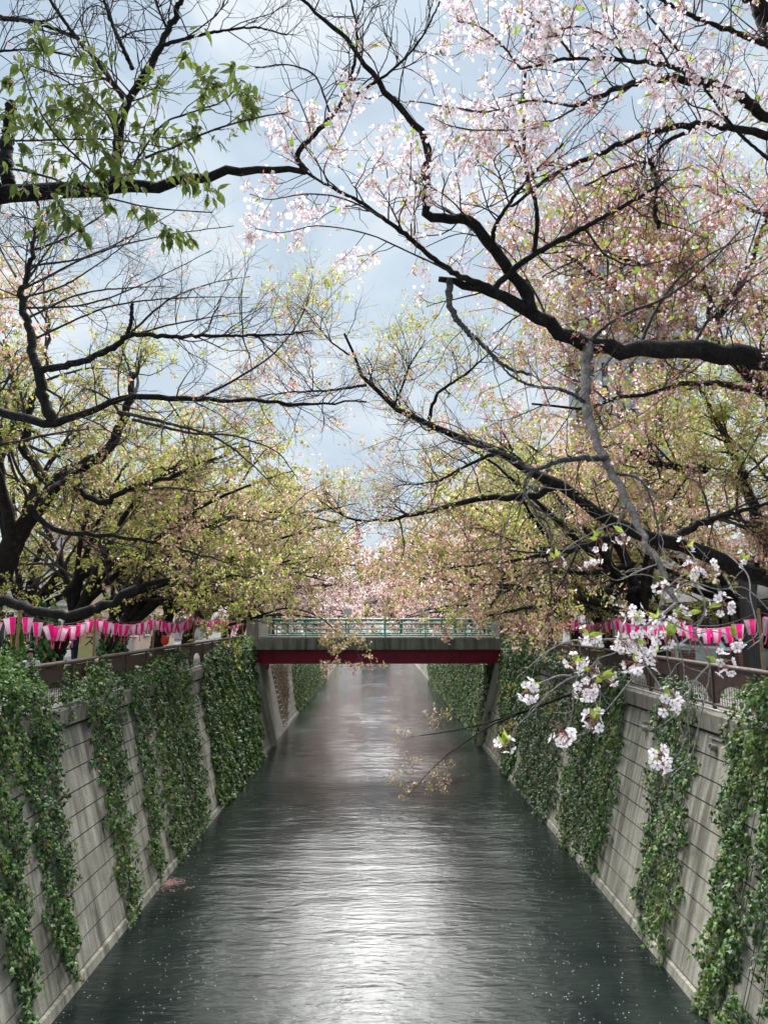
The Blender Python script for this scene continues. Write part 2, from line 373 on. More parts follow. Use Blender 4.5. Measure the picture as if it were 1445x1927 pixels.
# ---- where the ivy hangs: outlines on the two walls, (metres up the river, height above water)
IVY = {
 -1: [
  ('ivy', [(-40,1222),(30,1228),(62,1262),(76,1330),(112,1395),(108,1470),(122,1560),(128,1640),(136,1720),(142,1800),(130,1835),(98,1812),(72,1640),(55,1540),(30,1470),(-40,1450)]),
  ('ivy', [(-60,1440),(28,1478),(42,1600),(38,1690),(52,1760),(66,1930),(66,1990),(30,1990),(14,1800),(-10,1740),(-60,1700)]),
  ('ivy', [(98,1335),(155,1322),(168,1400),(186,1470),(200,1560),(215,1625),(234,1738),(264,1744),(258,1690),(246,1600),(241,1500),(229,1400),(223,1320),(218,1285),(150,1262),(104,1290)]),
  ('ivy', [(238,1296),(250,1350),(259,1420),(271,1500),(285,1640),(293,1660),(299,1640),(301,1590),(292,1480),(283,1400),(276,1330),(270,1290)]),
  ('ivy', [(276,1285),(289,1330),(291,1400),(305,1480),(316,1560),(330,1632),(340,1640),(355,1622),(384,1582),(385,1480),(373,1400),(363,1330),(347,1262),(300,1262),(250,1285)]),
  ('ivy', [(374,1262),(380,1330),(395,1400),(406,1490),(416,1532),(440,1520),(462,1472),(493,1434),(488,1380),(481,1300),(475,1225),(382,1240)]),
  ('ivy', [(549,1252),(600,1252),(606,1290),(590,1320),(570,1352),(556,1330),(551,1290)]),
  ('ivy', [(606,1252),(614,1252),(612,1280),(607,1290)]),
  ('dry', [(508,1252),(541,1252),(543,1300),(541,1352),(533,1372),(524,1340),(516,1290)]),
 ],
 1: [
  ('ivy', [(1480,1330),(1440,1335),(1381,1342),(1371,1400),(1366,1500),(1356,1600),(1341,1700),(1326,1810),(1310,1880),(1330,1940),(1390,2000),(1425,1990),(1400,1860),(1405,1700),(1412,1560),(1436,1500),(1425,1640),(1420,1760),(1428,1840),(1470,1900),(1530,1700),(1530,1345)]),
  ('ivy', [(1236,1342),(1262,1316),(1318,1326),(1316,1400),(1306,1440),(1292,1600),(1272,1720),(1256,1795),(1242,1790),(1234,1735),(1214,1760),(1196,1762),(1206,1650),(1226,1500),(1232,1400)]),
  ('ivy', [(1066,1310),(1182,1284),(1181,1330),(1166,1450),(1151,1560),(1136,1600),(1122,1650),(1106,1650),(1104,1590),(1086,1605),(1060,1592),(1056,1570),(1061,1470),(1076,1390)]),
  ('dark', [(985,1300),(1062,1282),(1066,1340),(1056,1420),(1046,1510),(1026,1550),(990,1522),(973,1500),(971,1470),(986,1400)]),
  ('ivy', [(946,1238),(1020,1258),(988,1350),(972,1420),(961,1472),(947,1450),(942,1350)]),
  ('ivy', [(806,1250),(930,1250),(924,1330),(912,1395),(898,1400),(860,1350),(845,1348),(838,1310),(812,1300)]),
 ]}
def to_wall(poly, s): return np.array([on_wall(x, y, s) for x, y in poly])
IVYW = {s: [(k, to_wall(p, s)) for k, p in L] for s, L in IVY.items()}
def inside(poly, x, y):
    x = np.asarray(x); y = np.asarray(y); c = np.zeros(x.shape, bool); n = len(poly); j = n - 1
    for i in range(n):
        xi, yi = poly[i]; xj, yj = poly[j]
        c ^= ((yi > y) != (yj > y)) & (x < (xj - xi) * (y - yi) / (yj - yi + 1e-12) + xi); j = i
    return c

# ---- retaining walls of concrete blocks
WLAB = {-1: 'battered concrete block river wall on the left bank, partly hung with ivy', 1: 'battered concrete block river wall on the right bank, partly hung with ivy'}
def slope_frame(s):
    b = WB[s][1]; v = unit(np.array([s * b, 0, 1.0])); u = np.array([0, 1.0, 0]); n = unit(np.cross(u, v) * (1 if np.dot(np.cross(u, v), (-s, 0, 0)) > 0 else -1))
    return u, v, n
Y0, Y1 = 9.0, 330.0
BL, BH, BD = 1.26, 0.452, 0.05
for s in (-1, 1):
    root = empty('retaining_wall', (wx(s, 0), Y0, 0)); tag(root, WLAB[s], 'wall')
    base = np.array(root.location)
    u, v, n = slope_frame(s)
    def wp(y, z, off): return np.array([wx(s, z), y, z]) + n * off
    # core behind the blocks
    V = []
    for y in (Y0, Y1):
        V += [wp(y, -0.6, -BD), wp(y, 4.99, -BD), wp(y, 4.99, -1.2), wp(y, -0.6, -1.2)]
    F = [(0, 1, 5, 4), (1, 2, 6, 5), (0, 3, 2, 1), (4, 5, 6, 7)]
    core = link('wall_core', mesh_np('wall_core', [(np.array(V) - base, np.array(F), 0, False)], [M_con_dark]), root)
    # plinth at the water
    V = []
    for y in (Y0, Y1):
        V += [wp(y, -0.5, 0.055), wp(y, 0.15, 0.055), wp(y, 0.185, 0.0), wp(y, 0.185, -0.2), wp(y, -0.5, -0.2)]
    F = [(0, 1, 6, 5), (1, 2, 7, 6), (2, 3, 8, 7)]
    link('plinth', mesh_np('plinth', [(np.array(V) - base, np.array(F), 0, False)], [M_con]), root)
    # one block: bottom edge a little proud of the top one
    hl, hh = BL / 2 - 0.0012, BH / 2 - 0.014
    cor = []
    for a in (-hl, hl):
        for c, f in ((-hh, 0.008), (hh, -0.004)):
            cor.append(u * a + v * c + n * f); cor.append(u * a + v * c - n * (BD + 0.02))
    cor = np.array(cor)
    bF = np.array([(0, 2, 6, 4), (0, 1, 3, 2), (4, 6, 7, 5), (2, 3, 7, 6), (0, 4, 5, 1)])
    bme = mesh_np('block', [(cor, bF, 0, False)], [M_con])
    rest = []
    nrow = 10; zlen = np.linalg.norm([WB[s][1], 1.0])
    cells = []
    for j in range(nrow):
        zc = 0.20 + (j + 0.5) * BH / zlen
        for i in range(int((120 - Y0) / BL)):
            yc = Y0 + (i + 0.5 + (0.5 if j % 2 else 0)) * BL
            cells.append((yc, zc))
    cells = np.array(cells)
    bare = np.ones(len(cells), bool)
    for k, poly in IVYW[s]:
        ins = np.ones(len(cells), bool)
        for dy_ in (-0.55, 0, 0.55):
            for dz_ in (-0.15, 0.15): ins &= inside(poly, cells[:, 0] + dy_, cells[:, 1] + dz_)
        bare &= ~ins
    cand = [i for i in np.argsort(cells[:, 0]) if bare[i] and 11.5 < cells[i, 0] < 60][:290]
    cs_ = set(cand)
    for i, (yc, zc) in enumerate(cells):
        p = wp(yc, zc, random.uniform(-0.002, 0.003)) - base
        if i in cs_:
            o = link('block', bme, root, p); o.rotation_euler = (random.gauss(0, 0.002), random.gauss(0, 0.004), random.gauss(0, 0.0015))
        else: rest.append(p)
    rest = np.array(rest)
    o = link('far_blockwork', mesh_np('far_blockwork', [(np.concatenate([cor + p for p in rest]), (np.arange(len(rest)) * 8)[:, None, None] + bF[None], 0, False) if False else ((rest[:, None, :] + cor[None]).reshape(-1, 3), ((np.arange(len(rest)) * 8)[:, None, None] + bF[None]).reshape(-1, 4), 0, False)], [M_con]), root)
    o['kind'] = 'stuff'
    # far wall face beyond the single blocks
    V = [wp(120, -0.5, 0), wp(120, 4.9, 0), wp(Y1, -0.5, 0), wp(Y1, 4.9, 0)]
    link('far_wall_face', mesh_np('far_wall_face', [(np.array(V) - base, np.array([(0, 1, 3, 2)]), 0, False)], [M_con]), root)
    # coping beams
    x = wx(s, TOPZ - 0.36)
    cop = None
    yy = Y0
    while yy < 130:
        Lc = 4.98
        if cop is None:
            prof = [(0.07, 0.0), (0.085, 0.02), (0.085, 0.36), (0.05, 0.385), (-0.45, 0.385), (-0.45, 0.0)]
            V = np.array([(-s * a, y, z) for y in (0, Lc) for a, z in prof]); k = len(prof)
            F = [(i, (i + 1) % k, (i + 1) % k + k, i + k) for i in range(k)]
            cop = mesh_np('coping', [(V, np.array(F), 0, False), (V[:k], np.array([list(range(k))]), 0, False), (V[k:], np.array([list(range(k))]), 0, False)], [M_cop])
        link('coping', cop, root, np.array([x, yy, TOPZ - 0.37]) - base)
        yy += 5.0
    # weep pipes with their dark run-off
    if s == 1:
        spots = [(1216, 1372), (1347, 1408)]
    else: spots = [(228, 1355)]
    for px, py in spots:
        y, z = on_wall(px, py, s); p = wp(y, z, 0.0)
        an = np.linspace(0, 2 * math.pi, 11)[:-1]
        V = [p - base + n * f + (u * math.cos(a) + v * math.sin(a)) * r for f, r in ((-0.05, 0.075), (0.14, 0.075), (0.14, 0.058), (-0.04, 0.058)) for a in an]
        F = [(q * 10 + i, q * 10 + (i + 1) % 10, (q + 1) * 10 + (i + 1) % 10, (q + 1) * 10 + i) for q in range(3) for i in range(10)]
        link('weep_pipe', mesh_np('weep_pipe', [(np.array(V), np.array(F), 0, True)], [M_pier]), root)
        # lintel chip above the pipe
        bx = [p - base + u * a + v * c + n * f for a in (-0.3, 0.3) for c in (0.16, 0.20) for f in (-0.02, 0.05)]
        link('drip_ledge', mesh_np('drip_ledge', [(np.array(bx), np.array([(0, 1, 3, 2), (4, 6, 7, 5), (0, 4, 5, 1), (2, 3, 7, 6), (0, 2, 6, 4), (1, 5, 7, 3)]), 0, False)], [M_cop]), root)

# ---- brown steel railings along both promenades
def railing(s, label, y0, y1):
    root = empty('railing', (wx(s, TOPZ) + s * 0.12, y0, TOPZ + 0.015)); tag(root, label, 'railing')
    PW = 1.85; H = 0.95
    L = y1 - y0
    def tube(name, z, r, x=0, mat=M_rail):
        P = np.array([[(x, 0, z), (x, L / 2, z), (x, L, z)]]); 
        link(name, mesh_np(name, tubes(P, np.full((1, 3), r), 10, cap=True), [mat]), root)
    tube('top_rail', H, 0.055); tube('bottom_rail', 0.13, 0.032)
    tube('cable_conduit', 0.03, 0.018, -s * 0.06, M_offw)
    # sheet with an arched opening
    k = 10; w2 = PW / 2 - 0.03
    cols = []
    xs = np.linspace(-w2, w2, 2 * k + 1); ro = w2 * 0.80
    def arch(x): return 0.17 + 0.40 * math.sqrt(max(0, 1 - (x / ro) ** 2)) if abs(x) < ro else 0.17
    V = []
    for off in (-0.012, 0.012):
        for x in xs: V += [(off, x, arch(x)), (off, x, H - 0.07)]
    m_ = 2 * (2 * k + 1); F = []
    for i in range(2 * k):
        a = 2 * i
        F += [(a, a + 1, a + 3, a + 2), (m_ + a, m_ + a + 2, m_ + a + 3, m_ + a + 1), (a, a + 2, m_ + a + 2, m_ + a)]
    sheet_me = mesh_np('sheet', [(np.array(V), np.array(F), 0, False)], [M_sheet])
    # grille of fine bars in the opening
    bars = []
    for x in np.linspace(-ro * 0.92, ro * 0.92, 13):
        bars.append([(0, x, 0.14), (0, x, (0.14 + arch(x)) / 2), (0, x, arch(x) + 0.01)])
    for z in (0.22, 0.30):
        hw = ro * 0.95
        bars.append([(0.004, -hw, z), (0.004, 0, z), (0.004, hw, z)])
    gme = mesh_np('grille', tubes(np.array(bars, float), np.full((len(bars), 3), 0.007), 4), [M_rail])
    pme = mesh_np('post', [box_c(-0.035, 0.035, -0.03, 0.03, -0.02, H - 0.03)], [M_rail])
    bme_ = None
    nP = int(L / PW)
    for i in range(nP + 1):
        link('post', pme, root, (0, i * PW, 0))
        if i < nP:
            link('sheet', sheet_me, root, (0, (i + 0.5) * PW, 0))
            link('grille', gme, root, (0, (i + 0.5) * PW, 0))
    return root
railing(-1, 'brown steel sheet railing with arched grilles along the left promenade', 10.2, 40.5)
railing(1, 'brown steel sheet railing with arched grilles along the right promenade', 10.6, 40.6)

# ---- the road bridge across the river
BY = 41.9
def bridge():
    root = empty('bridge', (0, BY, 0)); tag(root, 'small road bridge with crimson girders and green railings spanning the river', 'bridge')
    xl, xr = -7.35, 7.6
    boxes('deck_slab', [(xl, xr, -0.10, 5.2, 5.17, 5.80)], M_bcon, root, 0.03)
    boxes('deck_kerb', [(xl + 0.9, xr - 0.9, -0.06, 0.25, 5.80, 5.865)], M_pier, root)
    boxes('deck_road', [(xl, xr, 0.5, 4.6, 5.802, 5.812)], M_ground, root)
    for i, y in enumerate((0.22, 2.4, 4.6)):
        # I-girder: web and two flanges
        boxes('girder', [(-7.05, 7.25, y - 0.02, y + 0.02, 4.46, 5.14), (-7.05, 7.25, y - 0.16, y + 0.16, 4.40, 4.455), (-7.05, 7.25, y - 0.14, y + 0.14, 5.125, 5.168)], M_red, root)
    for x in (-6.3, -5.7, -2.3, 1.2, 4.7):
        boxes('stiffener', [(x - 0.012, x + 0.012, 0.09, 0.198, 4.46, 5.12)], M_red, root)
    boxes('hanging_pipe', [(-6.02, -5.92, 0.05, 0.15, 4.1, 4.40)], M_red, root)
    # railings of both sides
    for y, front in ((0.1, True), (4.95, False)):
        xs = [at(px, 1180, BY + 0.1)[0] for px in (500, 576, 651, 725, 800, 875, 925)]
        for x in xs:
            boxes('railing_post', [(x - 0.035, x + 0.035, y - 0.035, y + 0.035, 5.80 if front else 5.8, 6.87)], M_greenp, root, 0.01)
        for nm, z, r in (('top_rail', 6.83, 0.06), ('middle_rail', 6.60, 0.04), ('lower_rail', 6.3, 0.028), ('bottom_rail', 5.98, 0.04)):
            P = np.array([[(xs[0], y, z), (0, y, z), (xs[-1], y, z)]])
            link(nm, mesh_np(nm, tubes(P, np.full((1, 3), r), 8, cap=True), [M_green]), root)
        if not front:
            for x in (-5.5, 1.6, 5.0):
                boxes('railing_panel', [(x - 0.09, x + 0.09, y - 0.02, y + 0.02, 6.0, 6.75)], M_green, root)
        bars = []
        for x in np.arange(xs[0], xs[-1], 0.28): bars.append([(x, y + 0.01, 5.98), (x, y + 0.01, 6.3), (x, y + 0.01, 6.58)])
    for x0, x1 in ((-7.2, -6.52), (6.92, 7.62)):
        boxes('end_pillar', [(x0, x1, -0.15, 0.55, 5.70, 6.86)], M_bcon, root, 0.03)
        boxes('end_pillar', [(x0, x1, 4.6, 5.3, 5.70, 6.86)], M_bcon, root, 0.03)
    boxes('name_plate', [(-6.50, -5.98, -0.06, -0.02, 5.86, 6.78)], M_white, root)
    boxes('name_plate', [(6.55, 6.90, -0.06, -0.02, 5.86, 6.75)], M_white, root)
    # abutments with a rounded pilaster to the river
    for s in (-1, 1):
        V = []; F = []
        u, v, n = slope_frame(s)
        for y in (-0.2, 5.4):
            for z, off in ((-0.4, 0.05), (4.42, 0.05), (4.42, -1.5), (-0.4, -1.5)):
                V.append(np.array([wx(s, z), y, z]) + n * off)
        F = [(0, 1, 5, 4), (0, 3, 2, 1), (4, 5, 6, 7), (1, 2, 6, 5)]
        link('abutment', mesh_np('abutment', [(np.array(V), np.array(F), 0, False)], [M_pier]), root)
        P = np.array([[np.array([wx(s, z), y_, z]) + n * 0.02 for z in (-0.4, 1.2, 2.8, 4.4)] for y_ in (0.15,)])
        link('pilaster', mesh_np('pilaster', tubes(P, np.full((1, 4), 0.28), 12, cap=True), [M_pier]), root)
    return root
bridge()
# small notice boards on posts at the far parapet
for i, (px, wd, lab) in enumerate(((655, 0.5, 'small white notice board on a post, leftmost of three on the bridge'), (725, 0.55, 'small white notice board on a post at the middle of the bridge'), (797, 0.68, 'white notice board on two posts, rightmost of three on the bridge'))):
    p = at(px, 1165, BY + 4.6)
    r = empty('notice_board', (p[0], BY + 4.6, 5.8)); tag(r, lab, 'sign', 'notice boards on the bridge')
    boxes('panel', [(-wd / 2, wd / 2, -0.02, 0.02, 1.32, 1.70)], M_white, r, 0.008)
    for x in ((0,) if i < 2 else (-0.2, 0.2)): boxes('post', [(x - 0.025, x + 0.025, 0.02, 0.07, 0.0, 1.6)], M_greenp, r)
# ladder of rungs in the left wall past the bridge
def ladder():
    y, z = on_wall(517, 1300, -1)
    r = empty('wall_ladder', (wx(-1, 0), y, 0)); tag(r, 'row of steel rungs set in the left wall under the bridge', 'ladder')
    u, v, n = slope_frame(-1)
    for i in range(14):
        z = 0.35 + i * 0.30; p = np.array([wx(-1, z), y, z]) - np.array(r.location)
        P = np.array([[p - u * 0.2 - n * 0.03, p - u * 0.2 + n * 0.16, p + n * 0.165, p + u * 0.2 + n * 0.16, p + u * 0.2 - n * 0.03]])
        link('rung', mesh_np('rung', tubes(P, np.full((1, 5), 0.02), 6), [M_offw]), r)
ladder()

# ------------------------------------------------------------------ buildings
M_glass = newmat('window_glass')[0]; t = M_glass.node_tree; principled(t, [x for x in t.nodes if x.type == 'OUTPUT_MATERIAL'][0], (0.03, 0.04, 0.05), 0.08, None, 0.6)
M_tile = plain('pale_tile', (0.72, 0.74, 0.74), 0.5, 0.1, 5)
M_shut = plain('shutter_grey', (0.48, 0.50, 0.48), 0.5, 0.12, 5)
M_brownw = plain('brown_wall', (0.16, 0.12, 0.095), 0.8, 0.2, 3)
M_darkw = plain('dark_wall', (0.035, 0.033, 0.032), 0.6, 0.3, 3)
M_tower = plain('tower_concrete', (0.40, 0.41, 0.43), 0.8, 0.1, 0.3)
M_beige = plain('beige_render', (0.45, 0.36, 0.29), 0.8, 0.12, 0.6)
M_yellow = plain('sign_yellow', (0.82, 0.76, 0.36), 0.5, 0.08, 4)
M_brick = plain('pillar_brick', (0.20, 0.085, 0.06), 0.8, 0.3, 18)
M_mort = plain('mortar', (0.32, 0.29, 0.26), 0.9, 0.15, 18)
M_black = plain('black_iron', (0.012, 0.012, 0.013), 0.45, 0.2, 9)
M_ink = plain('ink_dark', (0.05, 0.02, 0.02), 0.6, 0.1, 9, bmp=0)
M_inkr = plain('ink_red', (0.6, 0.06, 0.04), 0.6, 0.1, 9, bmp=0)

def building(name, label, x0, x1, y0, y1, z1, wall, facade='x', cols=4, rows=2, z0=4.9, sill=0.9, wh=1.3, ww=1.2, roofmat=None, rh=3.0, cat='building', frame=M_white, both=True):
    """box building; windows set into the face towards the river (x) and the face towards the viewer (y)"""
    r = empty(name, ((x0 + x1) / 2, (y0 + y1) / 2, z0)); tag(r, label, cat)
    b = np.array(r.location)
    boxes('wall', [(x0 - b[0], x1 - b[0], y0 - b[1], y1 - b[1], 0, z1 - z0)], wall, r)
    boxes('roof', [(x0 - b[0] - 0.25, x1 - b[0] + 0.25, y0 - b[1] - 0.25, y1 - b[1] + 0.25, z1 - z0, z1 - z0 + 0.35)], roofmat or M_shut, r)
    s = 1 if x0 < 0 else -1
    xf = (x1 if s == 1 else x0) - b[0]
    wme = mesh_np('window', [box_c(-0.05, 0.05, -ww / 2 - 0.07, ww / 2 + 0.07, -0.07, 0.0, 0), box_c(-0.05, 0.05, -ww / 2 - 0.07, ww / 2 + 0.07, wh, wh + 0.07, 0), box_c(-0.05, 0.05, -ww / 2 - 0.07, -ww / 2, 0, wh, 0), box_c(-0.05, 0.05, ww / 2, ww / 2 + 0.07, 0, wh, 0), box_c(-0.03, 0.03, -0.025, 0.025, 0, wh, 0)], [frame])
    gme = mesh_np('pane', [box_c(-0.015, 0.015, -ww / 2, ww / 2, 0, wh)], [M_glass])
    def put(loc, rz):
        o = link('window', wme, r, loc); o.rotation_euler = (0, 0, rz); g = link('pane', gme, o)
    for j in range(rows):
        z = sill + j * rh
        if z + wh > z1 - z0: break
        for i in range(cols):
            y = (y0 - b[1]) + (i + 0.5) * (y1 - y0) / cols
            put((xf + s * 0.03, y, z), 0)
        nc = max(1, int(cols * (x1 - x0) / (y1 - y0))) if both else 0
        for i in range(nc):
            x = (x0 - b[0]) + (i + 0.5) * (x1 - x0) / nc
            put((x, y0 - b[1] - 0.03, z), math.pi / 2)
    return r
# left bank
bl_ = building('shop_building', 'pale grey shop building with shutters behind the left lanterns', -26, -16.2, 27, 41, 9.6, M_tile, cols=6, rows=2, sill=0.8, wh=1.5, ww=1.4)
boxes('shutter', [(4.91, 5.0, -7.0, 7.0, 2.6, 4.1)], M_shut, bl_)
for i in range(7): boxes('shutter_slat', [(5.0, 5.03, -7.0, 7.0, 2.66 + i * 0.2, 2.66 + i * 0.2 + 0.16)], M_shut, bl_)
building('low_house', 'cream low house far behind the left trees, before the bridge', -27, -15.5, 44, 58, 9.0, M_beige, cols=5, rows=1)
building('apartment_block', 'grey apartment block far beyond the bridge on the left bank', -34, -16, 70, 96, 15.5, M_offw, cols=7, rows=3)
# right bank
br = building('dark_house', 'dark brown house with a white upper band behind the right lanterns', 14.0, 24, 23.5, 36, 9.2, M_brownw, cols=4, rows=1, sill=0.2, wh=2.1, ww=2.2, frame=M_black)
boxes('fascia_panel', [(-5.12, -5.02, -6.1, -0.4, 2.75, 3.7), (-5.12, -5.02, 0.1, 5.8, 2.75, 3.7)], M_white, br, 0.01)
boxes('canopy_roof', [(-6.3, -5.12, -6.1, 6.0, 2.45, 2.62)], M_darkw, br, 0.02)
building('beige_block', 'warm beige block beyond the bridge behind the right trees', 13.5, 26, 84, 104, 24.0, M_beige, cols=7, rows=6)
building('grey_block', 'grey low block behind the right trees short of the bridge', 15, 28, 42, 60, 11, M_offw, cols=6, rows=2)
building('skyline_block', 'pale tall block closing the far end of the river', -8, 22, 420, 450, 38, M_tower, cols=6, rows=9, wh=1.8, ww=2.6)

def tower():
    d = 92.0; a = at(1062, 330, d); b = at(1285, 330, d)
    x0, x1, zt = a[0], b[0], a[2]
    r = empty('tower_block', ((x0 + x1) / 2, d + 8, 4.9)); tag(r, 'tall grey residential tower seen through the upper right branches', 'tower')
    w2 = (x1 - x0) / 2; H = zt - 4.9
    boxes('core', [(-w2, w2, -7.0, 10, 0, H - 3.2)], M_tower, r)
    boxes('crown_band', [(-w2 * 0.82, w2 * 0.82, -6.6, 9, H - 3.2, H)], M_tower, r, 0.1)
    fh = 3.1
    nb = 9
    # piers and floor bands in front of dark glazing
    boxes('glazing', [(-w2 + 0.2, w2 - 0.2, -7.06, -7.02, 1, H - 3.6)], M_glass, r)
    pme = mesh_np('pier', [box_c(-0.42, 0.42, -7.6, -7.06, 0.5, H - 2.6)], [M_tower])
    for i in range(nb + 1): link('pier', pme, r, (-w2 + i * 2 * w2 / nb, 0, 0))
    bme2 = mesh_np('floor_band', [box_c(-w2, w2, -7.42, -7.06, 0, 1.15)], [M_tower])
    for j in range(int((H - 4) / fh)): link('floor_band', bme2, r, (0, 0, 0.9 + j * fh))
    P = np.array([[(-w2 * 0.8, -6.5, H + 1.0), (0, -6.9, H + 1.0), (w2 * 0.8, -6.5, H + 1.0)]])
    link('roof_rail', mesh_np('roof_rail', tubes(P, np.full((1, 3), 0.08), 6), [M_tower]), r)
    for i in range(9): boxes('roof_rail_post', [(-w2 * 0.8 + i * w2 * 0.2 - 0.05, -w2 * 0.8 + i * w2 * 0.2 + 0.05, -6.6, -6.5, H, H + 1.0)], M_tower, r)
tower()

# ---- things on the left promenade
def shop_sign():
    p = at(163, 1200, 32.5); r = empty('shop_sign', (p[0], 32.5, 4.9)); tag(r, 'yellow shop sign board with dark lettering behind the left lanterns', 'sign')
    wd = 0.84; 
    boxes('board', [(-wd / 2, wd / 2, -0.06, 0.06, 0.1, 2.15)], M_yellow, r, 0.015)
    boxes('frame', [(wd / 2 + 0.005, wd / 2 + 0.16, -0.09, 0.09, 0.0, 2.25)], M_shut, r, 0.01)
    boxes('cap', [(-wd / 2 - 0.05, wd / 2 + 0.2, -0.1, 0.1, 2.26, 2.36)], M_offw, r, 0.01)
    yf = -0.066
    def stroke(name, pts, wdt, mat):
        P = np.array(pts, float); chunks = []
        for a, b in zip(P[:-1], P[1:]):
            dv = (b - a) / np.linalg.norm(b - a); nv = np.array([-dv[1], dv[0]]) * wdt / 2
            q = [a - nv - dv * wdt * .3, b - nv + dv * wdt * .3, b + nv + dv * wdt * .3, a + nv - dv * wdt * .3]
            chunks.append((np.array([(x, yf, z) for x, z in q]), np.array([(0, 1, 2, 3)]), 0, False)); 
        link(name, mesh_np(name, chunks, [mat]), r)
    cx, cz, k = 0.18, 1.05, 0.17
    stroke('letter', [(cx - k, cz + k), (cx + k, cz + k), (cx - 0.02, cz - 0.02), (cx - k, cz - k)], 0.05, M_ink)
    stroke('letter', [(cx + 0.03, cz - 0.01), (cx + k, cz - k)], 0.05, M_ink)
    for (x, mt) in ((0.06, M_ink), (0.26, M_inkr)):
        z = 1.43
        stroke('letter', [(x - 0.06, z + 0.06), (x + 0.06, z + 0.06)], 0.02, mt); stroke('letter', [(x, z + 0.09), (x, z - 0.07)], 0.022, mt)
        stroke('letter', [(x - 0.05, z - 0.01), (x + 0.05, z - 0.01)], 0.018, mt); stroke('letter', [(x - 0.06, z - 0.07), (x + 0.06, z - 0.07)], 0.018, mt)
shop_sign()
p = at(241, 1225, 30.0); r = empty('poster_board', (p[0], 30.0, 4.97)); tag(r, 'white poster board on the left promenade beside the ivy trunk', 'board')
boxes('panel', [(-0.2, 0.2, -0.02, 0.02, 0.15, 1.15)], M_white, r, 0.01); boxes('leg', [(-0.2, -0.16, 0.02, 0.06, 0, 1.1)], M_shut, r); boxes('leg', [(0.16, 0.2, 0.02, 0.06, 0, 1.1)], M_shut, r)

# ---- things on the right bank: car, iron gate, brick pillars, dark post
def brick_pillar(px, d, h, lab):
    p = at(px, 1235, d); r = empty('brick_pillar', (p[0], d, 4.9)); tag(r, lab, 'pillar', 'brick gate pillars')
    boxes('mortar_core', [(-0.19, 0.19, -0.19, 0.19, 0, h)], M_mort, r)
    me = mesh_np('brick', [box_c(-0.1, 0.1, -0.205, 0.205, 0, 0.064)], [M_brick])
    me2 = mesh_np('brick', [box_c(-0.205, 0.205, -0.1, 0.1, 0, 0.064)], [M_brick])
    n = int(h / 0.076)
    for i in range(n):
        if i % 2:
            for x in (-0.102, 0.102): link('brick', me, r, (x, 0, i * 0.076))
        else:
            for y in (-0.102, 0.102): link('brick', me2, r, (0, y, i * 0.076))
    boxes('cap', [(-0.23, 0.23, -0.23, 0.23, h, h + 0.07)], M_cop, r, 0.01)
brick_pillar(1396, 23.2, 1.10, 'red brick gate pillar beside the dark post, right of the iron gate')
brick_pillar(1292, 25.0, 0.95, 'low red brick pillar behind the right railing, left of the iron gate')
def gate():
    a = at(1345, 1240, 23.4); b = at(1389, 1240, 23.2); r = empty('iron_gate', (a[0], 23.3, 4.9)); tag(r, 'black slatted iron gate in front of the pale blue car', 'gate')
    L = b[0] - a[0]
    for z in (0.1, 0.55, 1.0): boxes('gate_rail', [(0, L, -0.02, 0.02, z, z + 0.05)], M_black, r)
    me = mesh_np('slat', [box_c(-0.016, 0.016, -0.035, -0.022, 0.05, 1.05)], [M_black])
    for i in range(15): link('slat', me, r, ((i + 0.5) * L / 15, 0, 0))
gate()
p = at(1411, 1200, 21.0); r = empty('dark_post', (p[0], 21.0, 4.97)); tag(r, 'thick dark square post rising behind the right bamboo pole', 'post')
boxes('shaft', [(-0.17, 0.17, -0.17, 0.17, 0, 3.9)], M_darkw, r, 0.015); boxes('base_plate', [(-0.24, 0.24, -0.24, 0.24, 0, 0.04)], M_black, r, 0.01)
